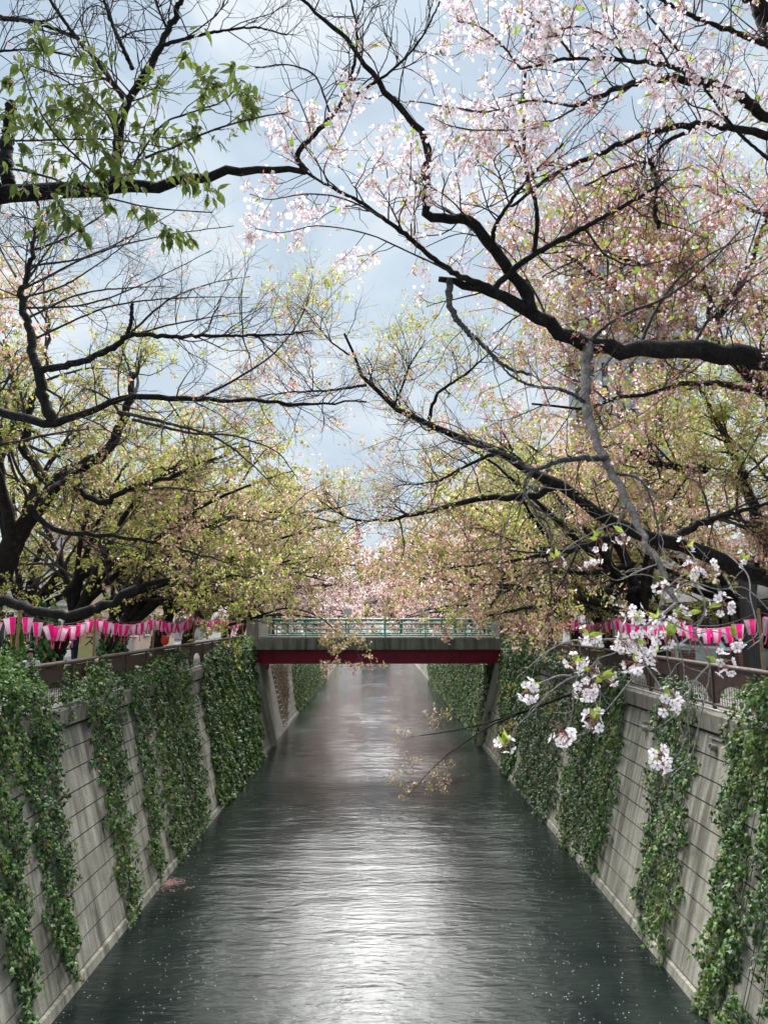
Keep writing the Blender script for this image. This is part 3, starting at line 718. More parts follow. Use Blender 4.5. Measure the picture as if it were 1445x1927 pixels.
def car():
    p = at(1368, 1210, 26.3); r = empty('parked_car', (p[0] + 0.35, 27.4, 4.9), R_(12)); tag(r, 'pale blue car parked behind the iron gate on the right bank', 'car')
    M_carp = plain('car_paint', (0.42, 0.58, 0.60), 0.25, 0.05, 2, 0.6, bmp=0)
    bm = bmesh.new()
    prof = [(-2.0, 0.35), (-2.05, 0.7), (-1.95, 0.92), (-1.1, 1.0), (-0.45, 1.42), (0.9, 1.46), (1.75, 1.05), (1.98, 0.9), (2.0, 0.35)]
    hw = [0.78, 0.8, 0.8, 0.82, 0.62, 0.62, 0.75, 0.78, 0.78]
    L1 = [bm.verts.new((-w_, y, z)) for (y, z), w_ in zip(prof, hw)]; L2 = [bm.verts.new((w_, y, z)) for (y, z), w_ in zip(prof, hw)]
    n_ = len(prof)
    for i in range(n_): bm.faces.new((L1[i], L1[(i + 1) % n_], L2[(i + 1) % n_], L2[i]))
    bm.faces.new(L1[::-1]); bm.faces.new(L2)
    bmesh.ops.recalc_face_normals(bm, faces=bm.faces)
    bmesh.ops.bevel(bm, geom=bm.edges[:], offset=0.05, segments=2, affect='EDGES')
    me = bpy.data.meshes.new('body'); bm.to_mesh(me); bm.free(); me.materials.append(M_carp); link('body', me, r)
    def pane(name, q): link(name, mesh_np(name, [(np.array(q, float), np.array([(0, 1, 2, 3)]), 0, False)], [M_glass]), r)
    pane('windscreen', [(-0.68, -1.055, 1.045), (0.68, -1.055, 1.045), (0.56, -0.53, 1.385), (-0.56, -0.53, 1.385)])
    for s in (-1, 1): pane('side_window', [(s * 0.80, -0.9, 1.06), (s * 0.795, 1.3, 1.08), (s * 0.66, 0.85, 1.38), (s * 0.66, -0.35, 1.38)])
    an = np.linspace(0, 2 * math.pi, 17)[:-1]
    for sx in (-1, 1):
        boxes('headlight', [(sx * 0.5 - 0.17, sx * 0.5 + 0.17, -2.07, -2.02, 0.68, 0.82)], M_white, r, 0.01)
        for y in (-1.25, 1.25):
            P = np.array([[(sx * 0.62, y, 0.31), (sx * 0.72, y, 0.31), (sx * 0.84, y, 0.31)]]); tw = link('wheel', mesh_np('wheel', tubes(P, np.full((1, 3), 0.31), 18, cap=True), [M_black]), r)
            P = np.array([[(sx * 0.83, y, 0.31), (sx * 0.845, y, 0.31), (sx * 0.85, y, 0.31)]]); link('rim', mesh_np('rim', tubes(P, np.full((1, 3), 0.19), 14, cap=True), [M_offw]), tw)
car()

# ------------------------------------------------------------------ leaf shapes
IVL = np.array([(0, 0.4, 0.07), (0, 0, 0), (-0.34, -0.06, 0), (-0.52, 0.32, -0.05), (-0.24, 0.48, 0.02), (0, 1.0, -0.1), (0.24, 0.48, 0.02), (0.52, 0.32, -0.05), (0.34, -0.06, 0)])
IVF = np.array([(0, 1, 2), (0, 2, 3), (0, 3, 4), (0, 4, 5), (0, 5, 6), (0, 6, 7), (0, 7, 8), (0, 8, 1)])
IVL2 = np.array([(0, 0.35, 0.08), (-0.15, -0.05, 0), (-0.5, 0.3, -0.05), (0, 1.0, -0.1), (0.5, 0.3, -0.05), (0.15, -0.05, 0)])
IVF2 = np.array([(0, 1, 2), (0, 2, 3), (0, 3, 4), (0, 4, 5), (0, 5, 1)])
SML = np.array([(0, 0, 0), (-0.27, 0.45, 0.07), (0, 1, 0), (0.27, 0.45, 0.07)]); SMF = np.array([(0, 1, 2), (0, 2, 3)])      # small folded leaf
SLV = np.array([(0, 0, 0), (-0.10, 0.6, 0.03), (0, 1, 0), (0.10, 0.6, 0.03)])                                             # calyx sliver
_l = [(0, 0, 0)]
for y_, w_ in ((0.13, 0.12), (0.40, 0.225), (0.66, 0.165), (0.86, 0.055)):
    _l += [(-w_, y_, 0.09 - 0.18 * y_ ** 2), (0, y_, 0.02 - 0.18 * y_ ** 2), (w_, y_, 0.09 - 0.18 * y_ ** 2)]
_l.append((0, 1.08, -0.22))
BGL = np.array(_l)
BGF3 = [(0, 2, 1), (0, 3, 2)]
for q in range(3):
    a = 1 + 3 * q
    BGF3 += [(a, a + 1, a + 4), (a, a + 4, a + 3), (a + 1, a + 2, a + 5), (a + 1, a + 5, a + 4)]
BGF3 += [(10, 11, 13), (11, 12, 13)]
BGF = np.array(BGF3)
def flower_tpl(near):
    V, F = [], []
    for i in range(5):
        a = i * 2 * math.pi / 5; c, s_ = math.cos(a), math.sin(a)
        pts = [(0.04, 0, -0.12), (0.28, -0.20, 0.02), (0.5, 0, 0.04), (0.28, 0.20, 0.02)] if not near else [(0.03, 0, -0.1), (0.20, -0.13, -0.02), (0.38, -0.20, 0.06), (0.50, -0.07, 0.09), (0.45, 0, 0.06), (0.50, 0.07, 0.09), (0.38, 0.20, 0.06), (0.20, 0.13, -0.02), (0.26, 0, 0.0)]
        b = len(V)
        V += [(x * c - y * s_, x * s_ + y * c, z) for x, y, z in pts]
        if not near: F += [(b, b + 1, b + 2), (b, b + 2, b + 3)]
        else: F += [(b, b + 1, b + 8), (b + 1, b + 2, b + 8), (b + 2, b + 3, b + 8), (b + 3, b + 4, b + 8), (b + 4, b + 5, b + 8), (b + 5, b + 6, b + 8), (b + 6, b + 7, b + 8), (b + 7, b, b + 8)]
    return np.array(V), np.array(F)
FLV, FLF = flower_tpl(False); FNV, FNF = flower_tpl(True)
def rnd(n): return unit(rng.normal(size=(n, 3)))

# ------------------------------------------------------------------ ivy on the walls
ivy_lab = {
 -1: ['wide ivy curtain spilling over the rail at the left edge of the picture', 'narrow ivy strip lowest at the bottom left corner', 'long ivy strip hanging to the water from beside the near left rail', 'thinnest ivy strip on the left wall, ending short of the water', 'broad ivy curtain in the middle of the left wall', 'dense ivy curtain on the left wall next to the bridge', 'bright ivy curtain on the left wall beyond the bridge', 'small sliver of ivy farthest down the left wall', 'brown dried creeper on the left wall under the bridge'],
 1: ['wide ivy curtain on the right wall at the right edge of the picture', 'ivy strip between the two bare bays of the right wall', 'bright double ivy curtain in the middle of the right wall', 'dull dark ivy curtain on the right wall, brownish at its foot', 'ivy curtain on the right wall next to the bridge', 'bright ivy curtain on the right wall beyond the bridge']}
def poly_area(p): return 0.5 * abs(np.dot(p[:, 0], np.roll(p[:, 1], 1)) - np.dot(p[:, 1], np.roll(p[:, 0], 1)))
def ivy_leaves(P, n3, size, near, mi=0):
    n = len(P)
    tip = unit(np.tile((0, 0, -1.0), (n, 1)) + 0.75 * rng.normal(size=(n, 3)) + 0.25 * n3)
    nor = unit(np.tile(n3, (n, 1)) + 0.45 * rng.normal(size=(n, 3)) + np.array((0, 0, 0.35)))
    sz = size * rng.uniform(0.6, 1.3, n)
    return place(IVL if near else IVL2, IVF if near else IVF2, P, frames(tip, nor), sz, mi)
ivy_roots = {}
for s in (-1, 1):
    u, v, n3 = slope_frame(s)
    for idx, (kind, poly) in enumerate(IVYW[s]):
        yc, zc = poly[:, 0].mean(), poly[:, 1].max()
        root = empty('dry_creeper' if kind == 'dry' else 'ivy_curtain', (wx(s, zc), yc, zc)); base = np.array(root.location)
        tag(root, ivy_lab[s][idx], 'creeper' if kind == 'dry' else 'ivy', None if kind == 'dry' else 'ivy curtains on the river walls')
        ivy_roots[(s, idx)] = root
        A = poly_area(poly); near = yc < 15.5
        size = 0.084 if yc < 20 else (0.092 if yc < 30 else 0.125)
        dens = (470 if yc < 20 else 400) if near else (290 if yc < 40 else 160)
        if kind == 'dry': dens, size = 110, 0.09
        nn = int(A * dens * 1.15) + 60
        lo, hi = poly.min(0) - 0.3, poly.max(0) + 0.3
        q = rng.uniform(lo, hi, (int(nn * (hi - lo).prod() / max(A, 0.1)) + 10, 2))
        # uneven hem
        jit = 1.35 * np.stack([0.13 * np.sin(q[:, 1] * 5.1 + idx) + 0.09 * np.sin(q[:, 1] * 13 + 2 * idx), 0.14 * np.sin(q[:, 0] * 6.3 + idx) + 0.1 * np.sin(q[:, 0] * 15)], 1) + rng.normal(0, 0.05, q.shape)
        q = q[inside(poly, q[:, 0] + jit[:, 0] * (0.6 if near else 1.2), q[:, 1] + jit[:, 1])]
        # tufts: thicker and thinner bulges of the curtain
        bulge = 0.085 + 0.06 * np.sin(q[:, 0] * 3.1 + 1.3 * idx) * np.sin(q[:, 1] * 2.3 + idx) + 0.05 * np.sin(q[:, 0] * 8 + q[:, 1] * 5)
        keep = rng.random(len(q)) < np.clip(0.55 + 5.0 * bulge, 0.35, 1)
        if kind in ('dry',): bulge *= 0.3
        q, bulge = q[keep], bulge[keep]
        P = np.stack([s * (WB[s][0] + WB[s][1] * q[:, 1]), q[:, 0], q[:, 1]], 1) + n3 * (0.02 + bulge * rng.uniform(0.1, 1.5, len(q)))[:, None]
        P[:, 0] -= s * 0.09 * (q[:, 1] > 4.6)
        mat = {'ivy': M_ivy, 'dark': M_ivyd, 'dry': M_dry}[kind]
        nz_ = np.sin(q[:, 0] * 1.9 + 2.1 * idx) + np.sin(q[:, 1] * 1.4 - q[:, 0] * 0.8 + idx) + rng.normal(0, 0.8, len(q))
        mi = np.where(nz_ > 1.35, 2, np.where(nz_ < -1.2, 1, 0))
        o = link('foliage', mesh_np('foliage', [ivy_leaves(P - base, n3, size, near, mi)], [mat, M_dry if kind == 'dry' else M_ivyd, mat if kind in ('dry', 'dark') else M_ivyl]), root); o['kind'] = 'stuff'
        # vine stems
        ns = max(4, int(A * 0.8)) if kind != 'dry' else 60
        st = []
        for i in range(ns):
            y0 = rng.uniform(poly[:, 0].min(), poly[:, 0].max()); z0 = poly[:, 1].max(); pts = []
            for k in range(12):
                z = z0 - k * (z0 - poly[:, 1].min()) / 11; y0 += rng.normal(0, 0.05)
                pts.append(np.array([wx(s, z), y0, z]) + n3 * (0.03 + 0.03 * rng.random()))
            pts = np.array(pts); ok = inside(poly, pts[:, 1], pts[:, 2])
            if ok.sum() >= 7: st.append(catmull(pts[ok], 12) - base)
        if st: link('stems', mesh_np('stems', tubes(np.array(st), np.full((len(st), 12), 0.0075), 4), [M_bark2 if kind != 'dry' else M_dry]), root)['kind'] = 'stuff'
def clump(root, pts, dens, size, mat, name='overhang', near=True, sprig=False):
    """leafy bulges standing proud of the coping: (px, py, d, rx, ry, rz)"""
    base = np.array(root.matrix_basis.translation); ch = []
    for px, py, d, rx, ry, rz in pts:
        c = at(px, py, d); n = int(dens * rx * ry * rz * 4.2) + 30
        dirs = rnd(n); rr = rng.random(n)[:, None] ** 0.45
        P = c + dirs * rr * np.array((rx, ry, rz)) * (1 + 0.25 * np.sin(dirs[:, :1] * 5 + px) * np.cos(dirs[:, 2:] * 6))
        tip = unit(dirs + np.array((0, 0, -0.5)) + 0.6 * rng.normal(size=(n, 3))); nor = unit(np.tile((0, -0.3, 1.0), (n, 1)) + 0.5 * rng.normal(size=(n, 3)))
        t_, f_ = (IVL2, IVF2) if not sprig else (SML, SMF)
        ch.append(place(t_, f_, P - base, frames(tip, nor), size * rng.uniform(0.6, 1.3, n)))
    o = link(name, mesh_np(name, ch, [mat]), root); o['kind'] = 'stuff'
clump(ivy_roots[(-1, 0)], [(-14, 1285, 13.4, 0.5, 1.2, 0.4), (32, 1312, 14.1, 0.33, 0.8, 0.33), (66, 1312, 15.0, 0.22, 0.6, 0.14)], 520, 0.08, M_ivy)
clump(ivy_roots[(-1, 0)], [(2, 1268, 13.6, 0.33, 0.6, 0.22), (40, 1288, 14.2, 0.28, 0.5, 0.16), (70, 1292, 14.9, 0.16, 0.4, 0.08), (8, 1235, 14.0, 0.12, 0.3, 0.22)], 560, 0.09, M_shrub, 'young_shoots', sprig=True)
clump(ivy_roots[(-1, 2)], [(122, 1272, 16.4, 0.08, 0.15, 0.45), (172, 1285, 18.2, 0.24, 1.0, 0.3), (192, 1258, 18.7, 0.22, 0.6, 0.3), (140, 1302, 17.0, 0.2, 0.7, 0.12)], 560, 0.08, M_ivy)
clump(ivy_roots[(-1, 4)], [(250, 1282, 21.5, 0.3, 1.2, 0.3), (290, 1262, 23.5, 0.3, 1.8, 0.45), (325, 1245, 26, 0.3, 2.0, 0.5)], 420, 0.09, M_ivy)
clump(ivy_roots[(-1, 5)], [(410, 1236, 33, 0.35, 2.2, 0.55), (450, 1222, 38, 0.4, 2.6, 0.5)], 230, 0.13, M_ivy)
clump(ivy_roots[(-1, 5)], [(440, 1210, 37, 0.3, 2.4, 0.2), (465, 1203, 40, 0.3, 1.0, 0.25)], 260, 0.14, M_shrub, 'young_shoots', sprig=True)
clump(ivy_roots[(1, 0)], [(1410, 1318, 13.6, 0.3, 0.8, 0.2), (1450, 1310, 13.0, 0.3, 0.8, 0.3)], 560, 0.08, M_ivy)
clump(ivy_roots[(1, 0)], [(1400, 1306, 13.9, 0.25, 0.6, 0.12), (1438, 1292, 13.3, 0.3, 0.5, 0.22)], 500, 0.09, M_shrub, 'young_shoots', sprig=True)
clump(ivy_roots[(1, 1)], [(1288, 1300, 16.8, 0.2, 1.0, 0.28), (1262, 1285, 17.4, 0.15, 0.6, 0.25)], 560, 0.08, M_ivyd)
clump(ivy_roots[(1, 2)], [(1150, 1270, 21.5, 0.3, 1.4, 0.3), (1110, 1262, 24.0, 0.35, 1.8, 0.5)], 420, 0.09, M_ivyd)
clump(ivy_roots[(1, 3)], [(1060, 1248, 27.5, 0.35, 2.0, 0.55), (1030, 1240, 30.0, 0.35, 2.0, 0.5)], 260, 0.12, M_ivyd)
clump(ivy_roots[(1, 4)], [(985, 1228, 35, 0.4, 2.6, 0.6), (965, 1218, 38.5, 0.4, 2.4, 0.5)], 230, 0.13, M_ivy)

# ------------------------------------------------------------------ festival lanterns
def lantern_meshes():
    k = 6; an = (np.arange(k) + 0.5) * 2 * math.pi / k
    top = np.stack([0.125 * np.cos(an), 0.125 * np.sin(an), np.zeros(k)], 1); bot = np.stack([0.072 * np.cos(an), 0.072 * np.sin(an), np.full(k, -0.31)], 1)
    V = np.concatenate([top, bot]); F = np.array([(i, (i + 1) % k, k + (i + 1) % k, k + i) for i in range(k)])
    shade = mesh_np('shade', [(V, F, np.arange(k) % 2, False), (bot, np.array([list(range(k))]), 1, False)], [M_lpink, M_lwhite])
    rims = []
    for r, z in ((0.128, 0.0), (0.075, -0.31)):
        a2 = np.linspace(0, 2 * math.pi, k + 1) + math.pi / k
        P = np.stack([r * np.cos(a2), r * np.sin(a2), np.full(k + 1, z)], 1)[None]
        rims += tubes(P, np.full((1, k + 1), 0.007), 4)
    rim = mesh_np('rim', rims, [M_lrim])
    P = np.array([[(0, 0, -0.31), (0.01, 0.0, -0.40), (0.02, 0.01, -0.50)]]); tas = mesh_np('tassel', tubes(P, np.array([[0.008, 0.012, 0.014]]), 5, cap=True), [M_lrim])
    P = np.array([[(0, 0, 0.07), (0, 0, 0.03), (0, 0, -0.02)]]); hook = mesh_np('hanger', tubes(P, np.full((1, 3), 0.006), 4), [M_cord])
    return shade, rim, tas, hook
LS, LR, LT, LH = lantern_meshes()
ORD = ['first', 'second', 'third', 'fourth', 'fifth', 'sixth', 'seventh', 'eighth', 'ninth', 'tenth', 'eleventh', 'twelfth', 'thirteenth', 'fourteenth']
def lanterns(s, side, poles, zs, x_off=0.0):
    proots = []
    for i, (y, lean) in enumerate(poles):
        x = wx(s, TOPZ) + s * 0.20
        r = empty('lantern_pole', (x, y, TOPZ + 0.0)); tag(r, f'{ORD[i]} bamboo lantern pole from the viewer tied to the {side} railing', 'pole', 'bamboo lantern poles'); proots.append(r)
        P = np.array([[(0, 0, -0.02), (lean * 0.3, 0, 0.7), (lean * 0.7, 0, 1.4), (lean, 0, zs[i] - TOPZ + 0.06)]]); link('shaft', mesh_np('shaft', tubes(P, np.array([[0.036, 0.034, 0.031, 0.028]]), 8, cap=True), [M_wood]), r)
        a2 = np.linspace(0, 2 * math.pi, 13)
        for z in (0.9, 0.96):
            P = np.stack([0.05 * np.cos(a2) - s * 0.035, 0.05 * np.sin(a2), np.full(13, z)], 1)[None]; link('tie', mesh_np('tie', tubes(P, np.full((1, 13), 0.007), 4), [M_offw]), r)
    for i in range(len(poles) - 1):
        y0, y1 = poles[i][0], poles[i + 1][0]; z0, z1 = zs[i], zs[i + 1]; x = wx(s, TOPZ) + s * 0.20
        n = 24; tt = np.linspace(0, 1, n); sag = 0.20 + 0.05 * (i % 2)
        P = np.stack([x + poles[i][1] * (1 - tt) + poles[i + 1][1] * tt, y0 + (y1 - y0) * tt, z0 + (z1 - z0) * tt - sag * 4 * tt * (1 - tt)], 1)
        link('cord', mesh_np('cord', tubes((P - np.array(proots[i].location))[None], np.full((1, n), 0.007), 4), [M_cord]), proots[i])
        cnt = max(2, int(round((y1 - y0) / 0.47)) - 1)
        for j in range(cnt):
            t_ = (j + 0.75) / (cnt + 0.5); p = np.array([np.interp(t_, tt, P[:, c]) for c in range(3)]) - (0, 0, 0.07)
            if p[1] < 12.6: continue
            r = empty('paper_lantern', p, rng.uniform(0, 6.28)); r.rotation_euler = (rng.normal(0, 0.11), rng.normal(0, 0.14), r.rotation_euler[2]); r.scale = (rng.uniform(0.92, 1.08),) * 3
            tag(r, f'pink and white lantern, {ORD[min(j,13)]} on the {side} cord past the {ORD[i]} bamboo pole', 'lantern', 'pink and white festival lanterns')
            link('shade', LS, r); link('rim', LR, r); link('tassel', LT, r); link('hanger', LH, r)
lanterns(-1, 'left', [(11.0, 0), (14.9, 0.05), (19.1, -0.03), (24.0, 0.04), (29.4, 0.0), (34.8, -0.03), (40.2, 0)], [7.08, 7.12, 7.05, 7.02, 7.1, 7.06, 7.0])
lanterns(1, 'right', [(10.4, 0), (14.1, -0.05), (18.4, 0.03), (23.0, 0.0), (28.0, -0.03), (33.4, 0.02), (38.8, 0)], [7.1, 7.10, 7.0, 7.05, 7.0, 7.05, 7.0])
# round orange lantern among the ivy
p = at(311, 1205, 27.0); o = empty('orange_lantern', p); tag(o, 'single orange paper lantern hanging low above the left ivy', 'lantern')
k = 9; prof = [(0.05, 0.16), (0.11, 0.13), (0.14, 0.05), (0.14, -0.05), (0.11, -0.13), (0.05, -0.16)]; an = np.arange(12) * 2 * math.pi / 12
V = np.array([(r_ * math.cos(a), r_ * math.sin(a), z) for r_, z in prof for a in an]); F = np.array([(q * 12 + i, q * 12 + (i + 1) % 12, (q + 1) * 12 + (i + 1) % 12, (q + 1) * 12 + i) for q in range(5) for i in range(12)])
link('shade', mesh_np('shade', [(V, F, 0, True)], [M_lred]), o)
for z in (0.165, -0.165): boxes('ring', [(-0.05, 0.05, -0.05, 0.05, z - 0.012, z + 0.012)], M_black, o, 0.005)
P = np.array([[(0, 0, 0.17), (0, 0, 0.3), (0, 0, 0.55)]]); link('hanger', mesh_np('hanger', tubes(P, np.full((1, 3), 0.006), 4), [M_cord]), o)

# ------------------------------------------------------------------ people behind the left railing
M_skin = plain('skin', (0.50, 0.32, 0.23), 0.6, 0.08, 20, bmp=0)
M_hair = plain('hair_black', (0.015, 0.012, 0.012), 0.5, 0.2, 60)
M_navy = plain('cloth_navy', (0.012, 0.016, 0.035), 0.85, 0.2, 20)
M_blue = plain('cloth_blue', (0.05, 0.16, 0.55), 0.8, 0.15, 20)
M_cwhite = plain('cloth_white', (0.68, 0.68, 0.66), 0.85, 0.1, 20)
def skin_mesh(name, joints, edges, radii, mat_fn, sub=2):
    me = bpy.data.meshes.new(name + '_cage'); me.from_pydata(joints, edges, []); me.update()
    ob = bpy.data.objects.new(name + '_cage', me); COL.objects.link(ob)
    md = ob.modifiers.new('skin', 'SKIN'); md.use_smooth_shade = True
    for vtx, r in zip(me.skin_vertices[0].data, radii): vtx.radius = (r, r) if np.isscalar(r) else r
    me.skin_vertices[0].data[0].use_root = True
    ob.modifiers.new('sub', 'SUBSURF').levels = sub; ob.modifiers['sub'].render_levels = sub
    dg = bpy.context.evaluated_depsgraph_get(); dg.update()
    out = bpy.data.meshes.new_from_object(ob.evaluated_get(dg)); bpy.data.objects.remove(ob)
    mats = mat_fn[0]; out.materials.clear()
    for m in mats: out.materials.append(m)
    for p_ in out.polygons: p_.material_index = mat_fn[1](p_.center); p_.use_smooth = True
    return out
def person(loc, rz, label, top, legs, extra):
    r = empty('person', loc, rz); tag(r, label, 'person')
    J = [(0, 0, 0.93), (0, 0.0, 1.12), (0, 0.01, 1.32), (0, 0.015, 1.43), (0, -0.005, 1.50), (0, -0.02, 1.57), (0, -0.02, 1.66),
         (0.10, 0, 0.88), (0.11, -0.01, 0.48), (0.11, 0.02, 0.08), (0.11, -0.13, 0.04), (-0.10, 0, 0.88), (-0.11, 0.01, 0.48), (-0.11, 0.03, 0.08), (-0.11, -0.12, 0.04),
         (0.19, 0.01, 1.38), (0.24, 0.0, 1.12), (0.20, -0.18, 1.00), (0.15, -0.27, 1.03), (-0.19, 0.01, 1.38), (-0.25, 0.02, 1.12), (-0.21, -0.15, 0.98), (-0.16, -0.24, 1.0)]
    E = [(0, 1), (1, 2), (2, 3), (3, 4), (4, 5), (5, 6), (0, 7), (7, 8), (8, 9), (9, 10), (0, 11), (11, 12), (12, 13), (13, 14), (2, 15), (15, 16), (16, 17), (17, 18), (2, 19), (19, 20), (20, 21), (21, 22)]
    Rr = [(0.15, 0.11), (0.14, 0.10), (0.16, 0.11), 0.055, 0.06, 0.085, 0.07, 0.085, 0.06, 0.045, 0.035, 0.085, 0.06, 0.045, 0.035, 0.07, 0.055, 0.042, 0.035, 0.07, 0.055, 0.042, 0.035]
    body = skin_mesh('body', J, E, Rr, ([M_skin, top, legs], lambda c: 0 if c.z > 1.455 or (c.y < -0.21 and c.z > 0.9) else (1 if c.z > 0.86 else 2)))
    link('body', body, r)
    # hair: a cap over the back of the skull
    bm = bmesh.new(); bmesh.ops.create_uvsphere(bm, u_segments=16, v_segments=10, radius=0.105)
    for vtx in list(bm.verts):
        if vtx.co.y < -0.045 and vtx.co.z < 0.045 or vtx.co.z < -0.06: bm.verts.remove(vtx)
    for vtx in bm.verts: vtx.co.z *= 1.12
    me = bpy.data.meshes.new('hair'); bm.to_mesh(me); bm.free(); me.materials.append(M_hair); link('hair', me, r, (0, -0.015, 1.625))
    boxes('nose', [(-0.012, 0.012, -0.125, -0.10, 1.59, 1.625)], M_skin, r, 0.004)
    for x in (-0.032, 0.032): boxes('eye', [(x - 0.012, x + 0.012, -0.108, -0.1, 1.632, 1.642)], M_hair, r)
    boxes('mouth', [(-0.022, 0.022, -0.108, -0.098, 1.562, 1.570)], plain('lips', (0.35, 0.12, 0.1), 0.6, 0.1, 20, bmp=0), r)
    for nm, b, m in extra: boxes(nm, [b], m, r, 0.012)
    return r
q = at(58, 1228, 19.3); person((q[0], 19.3, q[2] - 1.64), 0.35, 'person in a white jacket with dark straps behind the near left railing', M_cwhite, M_navy, [('strap', (-0.13, -0.09, -0.125, -0.10, 1.05, 1.40), M_black), ('strap', (0.09, 0.13, -0.125, -0.10, 1.05, 1.40), M_black)])
q = at(143, 1190, 24.6); person((q[0], 24.6, 4.97), -0.9, 'person in a navy jacket and blue cap beside the ivy-clad trunk', M_navy, M_navy, [('cap', (-0.10, 0.10, -0.12, 0.10, 1.66, 1.76), M_blue), ('mask', (-0.07, 0.07, -0.125, -0.08, 1.53, 1.60), M_cwhite)])

# ------------------------------------------------------------------ cherry trees
def spawn(P, Rr, nper, L, ang, k, up=0.0, wander=0.22, rfac=0.55, rcap=1.0, rtip=0.35, tmin=0.2, tmax=1.0, bias=None, lvar=0.35):
    n, kp, _ = P.shape
    idx = np.repeat(np.arange(n), nper); m = len(idx)
    t = rng.uniform(tmin, tmax, m); f = t * (kp - 1); i0 = np.clip(f.astype(int), 0, kp - 2); fr = (f - i0)[:, None]
    p = P[idx, i0] * (1 - fr) + P[idx, i0 + 1] * fr
    tan = unit(P[idx, i0 + 1] - P[idx, i0]); r0 = Rr[idx, i0] * (1 - fr[:, 0]) + Rr[idx, i0 + 1] * fr[:, 0]
    perp = rng.normal(size=(m, 3)); perp[:, 2] *= 0.8; perp = unit(perp - (perp * tan).sum(1, keepdims=True) * tan)
    a = ang * rng.uniform(0.65, 1.3, m)[:, None]
    d = unit(np.cos(a) * tan + np.sin(a) * perp)
    if bias is not None: d = unit(d + np.asarray(bias))
    ln = L * (1.1 - 0.5 * t) * rng.uniform(1 - lvar, 1 + lvar, m)
    out = np.empty((m, k, 3)); out[:, 0] = p
    for j in range(1, k):
        d = unit(d + wander * rng.normal(size=(m, 3)) + np.array((0, 0, up)))
        p = p + d * (ln / (k - 1))[:, None]; out[:, j] = p
    rs = np.minimum(r0 * rfac, rcap); rad = rs[:, None] * np.linspace(1, rtip, k)[None]
    return out, rad
def along(P, n, tmin=0.2, tmax=1.0):
    m, k, _ = P.shape
    idx = rng.integers(0, m, n); t = rng.uniform(tmin, tmax, n); f = t * (k - 1); i0 = np.clip(f.astype(int), 0, k - 2); fr = (f - i0)[:, None]
    return P[idx, i0] * (1 - fr) + P[idx, i0 + 1] * fr, unit(P[idx, i0 + 1] - P[idx, i0])
def cull(P, Rr=None, near=2.0):
    d = np.linalg.norm(P - np.array(EYE), axis=2).min(1); k = d > near
    return (P[k], Rr[k]) if Rr is not None else P[k]
def limb_arrays(limbs, k=26, rough=0.012):
    Ps, Rs = [], []
    for pts, r0, r1 in limbs:
        P = catmull(pts, k); P[1:-1] += rng.normal(0, rough, (k - 2, 3)) * min(1, r0 * 12)
        t = np.linspace(0, 1, k); Ps.append(P); Rs.append((r0 + (r1 - r0) * t ** 0.85) * (1 + 0.07 * np.sin(t * 37 + len(Ps)) * rng.uniform(0.3, 1, k)))
    return np.array(Ps), np.array(Rs)
def leaves_at(P, T, size, tpl, m=0, spread=0.03, droop=0.6):
    n = len(P)
    P = P + rng.normal(0, spread, (n, 3))
    tip = unit(0.5 * T + np.array((0, 0, -droop)) + 0.8 * rng.normal(size=(n, 3)))
    return place(tpl[0], tpl[1], P, frames(tip, rnd(n)), 1.08 * size * rng.uniform(0.6, 1.35, n), m)
def flowers_at(P, size, tpl, m=0):
    n = len(P); d = unit(rng.normal(size=(n, 3)) + np.array((0, -0.4, -0.3)))
    x = unit(np.cross(d, rnd(n))); y = np.cross(d, x)
    return place(tpl[0], tpl[1], P, np.stack([x, y, d], -1), size * rng.uniform(0.75, 1.15, n), m)
SMALL = (SML, SMF); SLIV = (SLV, SMF); BIG = (BGL, BGF); FLW = (FLV, FLF); FLN = (FNV, FNF)
class Tree:
    def __init__(self, label, base, group):
        self.root = empty('cherry_tree', base); self.base = np.array(base, float); tag(self.root, label, 'tree', group)
    def part(self, name, chunks, mats, kind=None):
        ch = [(np.asarray(V).reshape(-1, 3) - self.base, F, m, s_) for V, F, m, s_ in chunks if len(F)]
        if not ch: return
        o = link(name, mesh_np(name, ch, mats), self.root)
        if kind: o['kind'] = kind
        return o
    def trunk(self, pts, r0, r1):
        P, Rr = limb_arrays([(pts, r0, r1)], 22, 0.02)
        Rr[:, :3] *= np.array([1.35, 1.15, 1.05]); self.part('trunk', tubes(P, Rr, 14, cap=True, lump=0.05), [M_bark])
    def limbs(self, limbs, mat=None, sides=9, name='limb', rough=0.012, k=26, lump=0.03):
        P, Rr = limb_arrays(limbs, k, rough)
        for i in range(len(P)): self.part(name, tubes(P[i:i + 1], Rr[i:i + 1], sides, cap=True, lump=lump), [mat or M_bark])
        return P, Rr
def vee_top(P):   # the crowns of the two banks leave a V of open sky above the river
    return 9.8 + 1.5 * np.abs(P[:, 0]) + 0.6 * np.sin(P[:, 1] * 1.3)
LEAFMUL = 1.12
